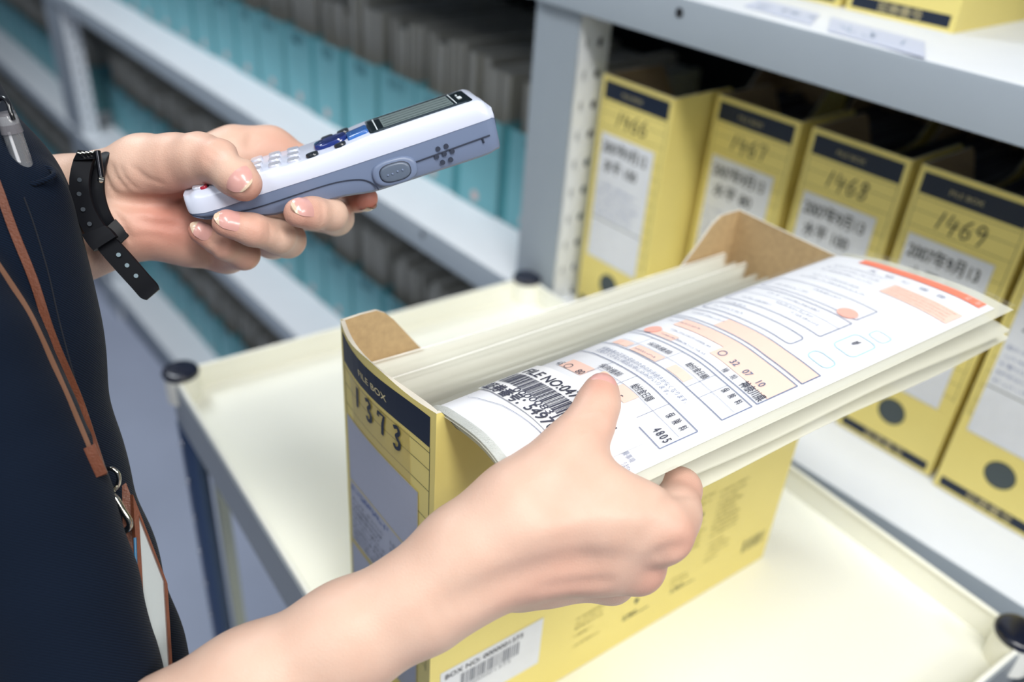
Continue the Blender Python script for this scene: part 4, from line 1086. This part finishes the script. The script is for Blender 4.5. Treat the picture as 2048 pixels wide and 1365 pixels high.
# ---- right hand (thumb on the form, fingers curled below it)
RHF = Field((-.345, -.300, -.480), (.098, .018, -.325), .0013)
chain(RHF, [(-600, 1960, .360, 150), (200, 1540, .372, 128), (505, 1378, .378, 112), (700, 1275, .382, 104), (845, 1198, .386, 98), (940, 1135, .389, 92)], .012)
# wrist to knuckles: metacarpals
chain(RHF, [(930, 1120, .388, 90), (1040, 1060, .390, 84), (1200, 1050, .391, 70), (1326, 1066, .392, 55)], .016)
chain(RHF, [(930, 1140, .392, 84), (1080, 1105, .396, 76), (1200, 1115, .400, 62), (1276, 1136, .404, 48)], .014)
chain(RHF, [(940, 1150, .402, 76), (1080, 1140, .414, 64), (1222, 1160, .428, 46)], .012)
chain(RHF, [(930, 1152, .410, 70), (1040, 1150, .430, 58), (1122, 1160, .450, 46)], .012)
# thenar, thumb
chain(RHF, [(950, 1090, .388, 84), (1050, 1010, .391, 82), (1118, 945, .396, 68)], .014)
chain(RHF, [(1118, 945, .396, 68), (1150, 895, .400, 54), (1181, 845, .405, 47)], .010)
chain(RHF, [(1181, 845, .405, 46.5), (1196, 808, .409, 42.5), (1202, 783, .413, 36)], .004)
# web between thumb and index
chain(RHF, [(1120, 975, .392, 50), (1210, 1000, .392, 44), (1290, 1020, .392, 46)], .016)
# index
chain(RHF, [(1326, 1066, .392, 55), (1348, 1030, .404, 48), (1358, 980, .420, 44)], .008)
chain(RHF, [(1358, 980, .420, 44), (1320, 962, .428, 38), (1290, 950, .434, 36), (1262, 935, .438, 32)], .003)
# middle, ring, little: folded under the hand
chain(RHF, [(1276, 1136, .404, 50), (1290, 1110, .430, 42), (1285, 1060, .452, 40)], .006)
chain(RHF, [(1285, 1060, .452, 40), (1235, 1020, .452, 36), (1200, 1000, .450, 33)], .003)
chain(RHF, [(1222, 1160, .428, 46), (1235, 1145, .452, 40), (1215, 1095, .462, 38), (1160, 1050, .458, 34)], .005)
chain(RHF, [(1122, 1160, .450, 44), (1150, 1150, .460, 36), (1140, 1110, .468, 33), (1100, 1080, .462, 29)], .005)
# tendons and knuckle creases
for px, dp, sg in (([(1010, 1085), (1120, 1050), (1240, 1035), (1310, 1040)], -.0012, .0055), ([(860, 1235), (960, 1185), (1060, 1150), (1160, 1128), (1262, 1112)], .0034, .0075), ([(1060, 1180), (1160, 1168), (1230, 1162)], .0014, .0040),
                   ([(1148, 866), (1180, 856), (1212, 862)], .0009, .0015), ([(1146, 846), (1180, 832), (1218, 840)], .0010, .0014), ([(1148, 856), (1180, 844), (1216, 850)], .0007, .0012), ([(1156, 828), (1184, 818), (1222, 824)], .0004, .0013),
                   ([(1322, 1010), (1345, 990), (1392, 992)], .0008, .0022), ([(1312, 1118), (1336, 1104), (1380, 1092)], .0022, .0045), ([(1150, 930), (1190, 960), (1230, 985)], .0014, .0080), ([(1276, 1090), (1296, 1070), (1310, 1040)], .0006, .0050), ([(1040, 1010), (1100, 990), (1140, 1010)], .0010, .0090)):
    RHF.crease(px, dp, sg)
vR, qR = RHF.mesh()

# ---- upper body under the clothes, coarse, joined to the same mesh
BF = Field((-.62, -.60, -.72), (-.12, .42, -.30), .009)
def wc(P): return (np.array(P) - CAM_T) @ CR
def wchain(F, pts, k):
    for a, b in zip(pts[:-1], pts[1:]): F.cone(wc(a[:3]), wc(b[:3]), a[3], b[3], k)
TL, TR_ = D(-330, 470, .560), D(-600, 560, .470)
wchain(BF, [tuple(D(-420, 620, .55)) + (.045,), tuple(D(-420, 620, .55) + np.array([0, 0, -.30])) + (.055,)], .03)
chain(BF, [(-300, 470, .610, 84), (-520, 520, .62, 120)], .02)
vB, qB = BF.mesh()
V = np.concatenate([C2W(vL), C2W(vR), C2W(vB)]); Q = np.concatenate([qL, qR + len(vL), qB + len(vL) + len(vR)])
mb = MB(); mb.v = V.tolist(); mb.f = Q.tolist(); mb.m = [0] * len(Q)
person = mk('person', mb, M_SKIN, smooth=180)
tag(person, 'person in a navy uniform holding a barcode scanner and lifting a clear file', 'person')
# flushed skin near fingertips, palm and knuckles
attr = person.data.color_attributes.new('flush', 'FLOAT_COLOR', 'POINT')
fl_ = np.zeros(len(V)); Vc = np.concatenate([vL, vR, vB])
for p, r_, a_ in (((495, 385, .424), .010, .55), ((600, 428, .435), .011, .55), ((452, 447, .432), .011, .6), ((395, 463, .446), .010, .75), ((735, 400, .478), .012, .9), ((345, 440, .455), .024, .70), ((420, 500, .485), .022, .4), ((390, 395, .455), .022, .75), ((300, 470, .455), .018, .5), ((505, 460, .435), .010, .35), ((445, 490, .45), .010, .4), ((430, 320, .43), .012, .3), ((480, 530, .47), .016, .35), ((592, 475, .48), .012, .25), ((565, 300, .49), .022, .32),
                  ((1200, 770, .405), .009, .35), ((1370, 1085, .385), .015, .32), ((1310, 1150, .395), .016, .38), ((1385, 985, .41), .014, .3), ((1300, 950, .43), .014, .4), ((1100, 1160, .39), .03, .3), ((1190, 850, .40), .014, .2)):
    d2 = ((Vc - cc(*p)) ** 2).sum(1); fl_ = np.maximum(fl_, a_ * np.exp(-d2 / r_ ** 2))
buf = np.ones((len(V), 4), np.float32); buf[:, 0] = buf[:, 1] = buf[:, 2] = fl_
attr.data.foreach_set('color', buf.ravel())

def nail(tip, back, up_px, rpx, hw, ln, free=.22, name='fingernail', lift=0.0, shift=0.0):
    """tip, back: (u, v, d) of the last two joints' centres; up_px: a camera-frame direction the nail faces"""
    a, b = cc(*tip), cc(*back); d = nrm(a - b); n = np.array(up_px, float); n = nrm(n - d * (n @ d)); s_ = np.cross(d, n); R_ = rpx / F_PX * tip[2]
    c = a + d * (R_ * .80 + shift) + n * 0
    mb = MB(); nu, nv = 18, 12; off = .00038 + lift
    for layer in (0, 1):
        def fn(i, j):
            x = (i - 1) * ln; q = (j * 2 - 1); wd = hw * math.sqrt(max(.02, 1 - .62 * max(0, (i - .62) / .38) ** 2.6 - .62 * max(0, (.24 - i) / .24) ** 2))
            th = q * wd / (R_ * 1.02); along = c + d * (x + .0012 * (1 - q * q) * (max(0, i - .5) * 2 if i > .5 else (i - .5) * 2))
            t_along = (along - a) @ d
            rr = math.sqrt(max(R_ * R_ - max(0, t_along) ** 2, (R_ * .62) ** 2)) + off - .0005 * layer
            return C2W(along + (s_ * math.sin(th) + n * math.cos(th)) * rr)
        mb.grid(fn, nu, nv)
        k0 = layer * nu * nv
    for k in range(len(mb.m)):
        i = (k % (nu * nv)) // nv
        if i >= nu * (1 - free): mb.m[k] = 1
    return mk(name, mb, [M_NAIL, M_NAILT], person, smooth=60)
nail((488, 367, .4245), (468, 349, .428), (-.02, .10, 1), 36, .0080, .0150, .12, shift=.0008)
nail((597, 426, .4355), (640, 428, .447), (.1, .30, 1), 29.5, .0062, .0122, .18, shift=.0008)
nail((452, 447, .4325), (505, 460, .440), (.1, .35, 1), 27.5, .0060, .0122, .20, shift=.0008)
nail((398, 463, .4465), (445, 491, .4545), (0, .35, 1), 22, .0049, .0095, .25, shift=.0008)
nail((731, 397, .479), (700, 388, .492), (.6, -.7, .35), 25, .0056, .0105, .45, shift=.0012)
nail((1202, 783, .413), (1196, 808, .409), (.02, .55, 1), 36, .0068, .0100, .10, shift=-.0002)

# ------------------------------------------------------------------ navy uniform
def cloth_mat():
    m = mat('navy_twill', srgb(12, 24, 42), rough=.9, spec=.12)
    nt = m.node_tree; b = nt.nodes['Principled BSDF']
    tc = nt.nodes.new('ShaderNodeTexCoord'); wv = nt.nodes.new('ShaderNodeTexWave'); wv.inputs['Scale'].default_value = 330; wv.bands_direction = 'DIAGONAL'; wv.inputs['Distortion'].default_value = .6
    nt.links.new(tc.outputs['Object'], wv.inputs['Vector'])
    cr = nt.nodes.new('ShaderNodeValToRGB'); cr.color_ramp.elements[0].color = srgb(4, 11, 24); cr.color_ramp.elements[1].color = srgb(13, 26, 44)
    nt.links.new(wv.outputs['Fac'], cr.inputs['Fac']); nt.links.new(cr.outputs['Color'], b.inputs['Base Color'])
    bp = nt.nodes.new('ShaderNodeBump'); bp.inputs['Strength'].default_value = .4; bp.inputs['Distance'].default_value = .0005
    nt.links.new(wv.outputs['Fac'], bp.inputs['Height']); nt.links.new(bp.outputs['Normal'], b.inputs['Normal'])
    b.inputs['Sheen Weight'].default_value = .03
    return m
M_CLOTH = cloth_mat()
JF = Field((-.56, -.42, -.56), (-.13, .22, -.315), .0030)
chain(JF, [(-330, 60, .46, 200), (-190, 235, .440, 176), (-64, 400, .428, 170), (-42, 470, .425, 170), (-14, 590, .425, 172), (8, 700, .425, 172), (58, 960, .432, 172), (122, 1150, .440, 172), (178, 1330, .440, 172), (240, 1560, .440, 175), (380, 1900, .43, 200)], .012)
chain(JF, [(-420, 300, .42, 200), (-230, 480, .395, 170), (-141, 607, .385, 160), (-80, 715, .385, 160), (-19, 859, .385, 160), (31, 968, .385, 160), (55, 1035, .385, 160), (105, 1195, .385, 160), (148, 1365, .385, 160), (210, 1600, .385, 170), (300, 1900, .39, 190)], .0035)
chain(JF, [(-520, 400, .44, 260), (-300, 800, .42, 240), (-160, 1200, .41, 230), (-40, 1500, .41, 230), (60, 1850, .42, 240)], .03)
chain(JF, [(66, 384, .420, 36), (76, 371, .420, 36), (86, 400, .424, 34), (86, 450, .426, 38)], .008)
JF.groove(gp((62, 380, .386), (95, 480, .384), (135, 640, .384), (170, 800, .384), (210, 960, .384)), .0012, .0035)
vJ, qJ = JF.mesh(2)
mb = MB(); mb.v = C2W(vJ).tolist(); mb.f = qJ.tolist(); mb.m = [0] * len(qJ)
jacket = mk('uniform_jacket', mb, M_CLOTH, person, smooth=180)
_BJ = BVHTree.FromPolygons([tuple(p) for p in C2W(vJ)], qJ.tolist())
_BP = BVHTree.FromPolygons([tuple(p) for p in V], Q.tolist())
def hit(tree, u, v, back=.0):
    """distance along the view direction to a surface"""
    r = ray(u, v); loc, n, i, d = tree.ray_cast(Vector(CAM_T), Vector(nrm(r)))
    return None if loc is None else float((np.array(loc) - CAM_T) @ r / (r @ r)) - back
def drape(tree, px, off, default):
    out = []
    for u, v in px:
        h_ = hit(tree, u, v); out.append(D(u, v, (h_ - off) if h_ and h_ < default + .03 else default))
    return out
def strap(px, hw_px, tree, off, default, name, m_, parent, th=.0007, sub=6):
    P = [np.array(p, float) for p in catmull([np.array(q, float) for q in px], sub)]
    pts = drape(tree, P, off, default); ds = [(p - CAM_T) @ (CR @ np.array([0, 0, -1.])) for p in pts]
    # even out the distance so that the strap runs smoothly
    for _ in range(4): ds = [ds[0]] + [(ds[i - 1] + 2 * ds[i] + ds[i + 1]) / 4 for i in range(1, len(ds) - 1)] + [ds[-1]]
    pts = [D(u, v, d) for (u, v), d in zip(P, ds)]; wid = []; tv = []
    for i in range(len(P)):
        t = P[min(i + 1, len(P) - 1)] - P[max(i - 1, 0)]; t /= np.linalg.norm(t); n2 = np.array([-t[1], t[0]]) * (hw_px[i * len(hw_px) // len(P)] if hasattr(hw_px, '__len__') else hw_px)
        wid.append(D(P[i][0] + n2[0], P[i][1] + n2[1], ds[i]) - pts[i]); tv.append(-ray(*P[i]) * th)
    mb = MB(); mb.ribbon(pts, wid, tv); return mk(name, mb, m_, parent, smooth=40)
# pocket mouth around the pen
mb = MB(); pk_ = [(56, 364, .408), (64, 343, .413), (76, 333, .415), (95, 336, .416), (107, 343, .415), (108, 350, .411), (96, 358, .4085), (80, 364, .4075), (64, 369, .4065)]
mb.tube([D(*p) for p in catmull([np.array(q, float) for q in pk_ + [pk_[0]]], 5)], .0013, 8, cap=False)
mk('pocket_rim', mb, M_CLOTH, jacket, smooth=60)
mb = MB(); mb.tube(drape(_BJ, catmull([np.array(q, float) for q in ((48, 395), (68, 450), (95, 540), (118, 640), (150, 760), (180, 870))], 6), .0002, .42), .0004, 6)
mk('seam_stitching', mb, mat('navy_thread', srgb(8, 14, 26), rough=.9), jacket, smooth=60)

# ------------------------------------------------------------------ pen in the pocket
pen = thing('ballpoint_pen', 'clear ballpoint pen with black clip in the navy chest pocket', 'pen', D(60, 362, .408), 0)
pa, pb = D(12, 228, .399), D(66, 386, .4165)
def along(t): return pa + (pb - pa) * t
mb = MB(); mb.tube([along(t) for t in (0, .02, .22, .24, .8, 1)], [.0036, .0043, .0046, .0043, .0043, .0040], 20)
mk('barrel', mb, mat('pen_clear_plastic', srgb(196, 200, 206), rough=.12, alpha=.28, coat=.6), pen, smooth=60)
mb = MB(); mb.tube([along(t) for t in (.05, .35, 1)], [.0016, .0030, .0030], 12)
mk('ink_refill', mb, mat('pen_refill', srgb(20, 22, 30), rough=.3), pen, smooth=60)
mb = MB(); mb.tube([along(t) for t in (-.02, .23)], [.0040, .0048], 20)
mk('grip_collar', mb, mat('pen_smoky', srgb(120, 118, 124), rough=.25, alpha=.6, coat=.4), pen, smooth=60)
mb = MB(); mb.tube([D(*p) for p in catmull([np.array(q, float) for q in ((-8, 212, .400), (-2, 199, .399), (8, 197, .398), (17, 208, .397), (22, 226, .397), (27, 240, .398))], 6)], .0011, 10)
mk('clip', mb, mat('pen_black', srgb(14, 15, 20), rough=.2, coat=.8), pen, smooth=60)
mb = MB(); mb.tube([along(t) + (CR @ np.array([.0, .0006, .0036])) for t in (.26, .60, .98)], [.0007, .0009, .0007], 8)  # white streak laid on the barrel as a painted highlight
mk('painted_highlight', mb, mat('pen_highlight_white', srgb(236, 238, 244), rough=.1, coat=1), pen, smooth=60)

# ------------------------------------------------------------------ lanyard with card holder
M_LEA = mat('brown_leather', srgb(104, 60, 42), rough=.5, noise=.08, nscale=300, bump=.3, bscale=900)
M_LEAD = mat('leather_edge', srgb(108, 74, 54), rough=.6)
M_STEEL = mat('hook_steel', srgb(200, 198, 188), rough=.14, metal=1.0)
lan = thing('lanyard', 'brown leather lanyard with steel hook and card holder on the navy uniform', 'lanyard', D(250, 1200, .42), 0)
strap([(-190, 60), (-110, 170), (-60, 262), (-14, 350), (26, 459), (67, 561), (104, 674), (157, 800), (190, 900), (206, 952)], 9.5, _BJ, .0022, .415, 'neck_strap', M_LEA, lan)
strap([(-230, 240), (-140, 350), (-60, 450), (-5, 528), (51, 613), (87, 685), (138, 800), (166, 866), (190, 925)], 6, _BJ, .0012, .40, 'neck_strap', M_LEAD, lan)
strap([(178, 893), (190, 920), (204, 951)], 13, _BJ, .0040, .405, 'strap_end', M_LEA, lan, th=.0014)
mb = MB(); mb.tube([D(*p) for p in catmull([np.array(q, float) for q in ((206, 948, .402), (218, 938, .400), (232, 943, .400), (238, 958, .401), (234, 974, .402), (222, 984, .402))], 6)], .0011, 10)
mk('steel_ring', mb, M_STEEL, lan, smooth=60)
mb = MB(); mb.tube([D(*p) for p in ((205, 973, .400), (216, 981, .399), (224, 990, .399))], [.0017, .0028, .0020], 12); mb.tube([D(*p) for p in ((196, 968, .401), (208, 976, .400))], [.0012, .0022], 10)
mk('swivel', mb, M_STEEL, lan, smooth=60)
mb = MB(); mb.tube([D(*p) for p in catmull([np.array(q, float) for q in ((222, 990, .399), (232, 998, .398), (246, 1022, .398), (259, 1043, .399), (258, 1056, .400), (246, 1064, .401), (236, 1056, .402), (234, 1046, .402))], 6)], .0015, 10)
mk('trigger_hook', mb, M_STEEL, lan, smooth=60)
mb = MB(); mb.tube([D(*p) for p in catmull([np.array(q, float) for q in ((240, 1050, .402), (236, 1068, .402), (240, 1088, .403), (250, 1110, .405))], 6)], .0009, 8)
mk('split_ring', mb, M_STEEL, lan, smooth=60)
# holder: a leather frame around a clear window, seen at a slant
A_, B_, Dd = D(263, 990, .408), D(332, 1168, .414), D(283, 1345, .396)
eu, ev = B_ - A_, Dd - A_; Lu, Lv = np.linalg.norm(eu), np.linalg.norm(ev); nn = nrm(np.cross(eu, ev)); nn = nn if nn @ ray(300, 1200) < 0 else -nn
hp = lambda a, b, c=0: A_ + eu * a + ev * b + nn * c
mb = MB(); fb, fv = .16, .07
for (a0_, a1_, b0_, b1_) in ((0, fb, 0, 1), (1 - fb * .6, 1, 0, 1), (fb, 1 - fb * .6, 0, fv * .5), (fb, 1 - fb * .6, 1 - fv, 1)):
    mb.hexa([hp(a0_, b0_, -.0012), hp(a1_, b0_, -.0012), hp(a1_, b1_, -.0012), hp(a0_, b1_, -.0012), hp(a0_, b0_, .0012), hp(a1_, b0_, .0012), hp(a1_, b1_, .0012), hp(a0_, b1_, .0012)])
hold = mk('card_holder', mb, M_LEA, lan, smooth=20)
mb = MB(); mb.hexa([hp(fb, .03, -.0006), hp(.92, .03, -.0006), hp(.92, .95, -.0006), hp(fb, .95, -.0006), hp(fb, .03, -.0002), hp(.92, .03, -.0002), hp(.92, .95, -.0002), hp(fb, .95, -.0002)])
mk('card', mb, mat('id_card_grey', srgb(168, 176, 178), rough=.4), hold, smooth=0)
mb = MB(); mb.add([hp(fb, .03, .0006), hp(.94, .03, .0006), hp(.94, .97, .0006), hp(fb, .97, .0006)], [(0, 1, 2, 3)])
mk('clear_window', mb, mat('holder_window', srgb(220, 226, 226), rough=.08, alpha=.18, spec=.8), hold, smooth=0)
# back leather leaf and a blue card edge between the leaves
mb = MB(); P = [D(*p) for p in ((244, 972, .412), (252, 966, .412), (262, 992, .412), (286, 1345, .400), (262, 1330, .400), (246, 1120, .406))]
mb.prism(P, ray(260, 1150) * .0022); mk('back_leaf', mb, M_LEA, lan, smooth=20)
mb = MB(); mb.tube([D(*p) for p in ((270, 1076, .404), (272, 1130, .402), (274, 1200, .400), (277, 1280, .398))], .0007, 6); mk('card_edge', mb, mat('blue_card_edge', srgb(40, 96, 132), rough=.4), lan, smooth=60)

# ------------------------------------------------------------------ wristwatch, strap side towards the viewer
M_RUB = mat('black_rubber', srgb(7, 9, 16), rough=.5, spec=.25)
M_RUB2 = mat('buckle_black_metal', srgb(26, 28, 34), rough=.2, metal=.7)
wat = thing('wristwatch', 'black rubber watch strap with loose end hanging from the left wrist', 'watch', D(190, 420, .45), 0)
def band(pts, name, m_, th=.0010, parent=None, w=1.0):
    """pts: (u, v, distance, half-width vector in photo pixels, depth change across)"""
    A = catmull([np.array([p[0], p[1], p[2], p[3], p[4], p[5] if len(p) > 5 else 0.0], float) for p in pts], 6)
    c_ = [D(a[0], a[1], a[2]) for a in A]; w_ = [D(a[0] + a[3] * w, a[1] + a[4] * w, a[2] + a[5]) - D(a[0], a[1], a[2]) for a in A]; tv = []
    for i in range(len(A)):
        t = c_[min(i + 1, len(A) - 1)] - c_[max(i - 1, 0)]; n_ = np.cross(nrm(t), nrm(w_[i])); tv.append(nrm(n_) * th)
    mb = MB(); mb.ribbon(c_, w_, tv); return mk(name, mb, m_, parent or wat, smooth=35), (c_, w_, tv)
band([(262, 290, .476, 10, -6, .002), (238, 293, .462, 14, -10, .002), (214, 306, .449, 17, -8, .001), (196, 330, .4425, 18, -4, 0), (190, 372, .4410, 19, -1, 0), (196, 412, .4415, 19, -4, 0), (212, 448, .443, 17, -9, 0), (238, 478, .449, 14, -13, 0), (270, 494, .466, 8, -15, .002), (290, 500, .490, 6, -14, .002), (262, 480, .512, 18, 0, 0), (225, 400, .516, 18, 0, 0), (235, 320, .500, 16, 0, 0), (262, 290, .476, 10, -6, .002)], 'strap_under', M_RUB)
tail, _q = band([(176, 304, .4400, 20, 2, 0), (165, 333, .4382, 21, 0, 0), (160, 371, .4370, 21, -1, 0), (167, 412, .4372, 21, -4, 0), (188, 455, .4385, 20, -9, 0), (218, 492, .4400, 18, -13, 0), (250, 528, .4420, 17, -15, 0), (281, 563, .4440, 17, -14, 0), (298, 582, .4455, 17, -14, 0), (306, 590, .4460, 13, -11, 0)], 'strap_tail', M_RUB, th=.0012)
M_HOLE2 = mat('strap_hole_steel', srgb(150, 170, 180), rough=.2, metal=.6)
for (u_, v_, b_) in ((159, 360, 0), (158, 388, 0), (166, 419, 0), (179, 448, 0), (237, 510, 1), (254, 531, 1), (272, 552, 1)):
    d_ = .4352 + (.0035 if v_ > 500 else .0005 if v_ > 430 else 0) + (.0018 if v_ > 525 else 0) + (.001 if v_ > 545 else 0)
    mb = MB(); r_ = ray(u_, v_); c0 = D(u_, v_, d_); ax, ay = CR @ np.array([.0016, .0004, 0]), CR @ np.array([-.0002, .0010, 0])
    mb.tube([c0, c0 + r_ * .0004], .0011, 12); mk('strap_hole', mb, M_HOLE2 if b_ else mat('strap_hole_dark', srgb(30, 40, 50), rough=.3), tail, smooth=60)
band([(190, 462, .4372, 23, -9, 0), (202, 476, .4368, 23, -13, 0), (212, 488, .4370, 22, -14, 0)], 'strap_keeper', M_RUB, th=.0018, w=1.08)
band([(222, 448, .4395, 10, -9, .001), (236, 464, .4405, 10, -9, .001), (246, 480, .4425, 9, -9, .001)], 'strap_keeper', M_RUB, th=.0014)
mb = MB(); P = [D(*p) for p in ((145, 322, .4365), (152, 308, .4385), (196, 301, .4365), (199, 318, .4345))]; mb.prism(P, ray(170, 312) * .004)
bk_ = mk('buckle', mb, M_RUB2, wat, smooth=20, bevel=.0006)
mb = MB(); mb.tube([D(*p) for p in ((195, 303, .4352), (199, 330, .4342), (203, 356, .4338))], .0016, 10); mk('buckle_bar', mb, M_RUB2, wat, smooth=60)
mb = MB(); mb.tube([D(*p) for p in ((199, 359, .4338), (202, 359, .4332), (206, 360, .4338))], [.0014, .0020, .0014], 12); mk('bar_end', mb, M_STEEL, wat, smooth=60)
for k in range(5):
    mb = MB(); u_ = 156 + k * 8; mb.tube([D(u_, 307 - k * .8, .4362), D(u_ + 7, 309 - k * .8, .4358)], .0007, 8); mk('buckle_ridge', mb, M_STEEL, bk_, smooth=60)
# watch case on the far side of the wrist
mb = MB(); cx_ = D(228, 395, .522); mb.tube([cx_, cx_ + ray(228, 395) * .010], .017, 32); mk('watch_case', mb, M_RUB2, wat, smooth=40)
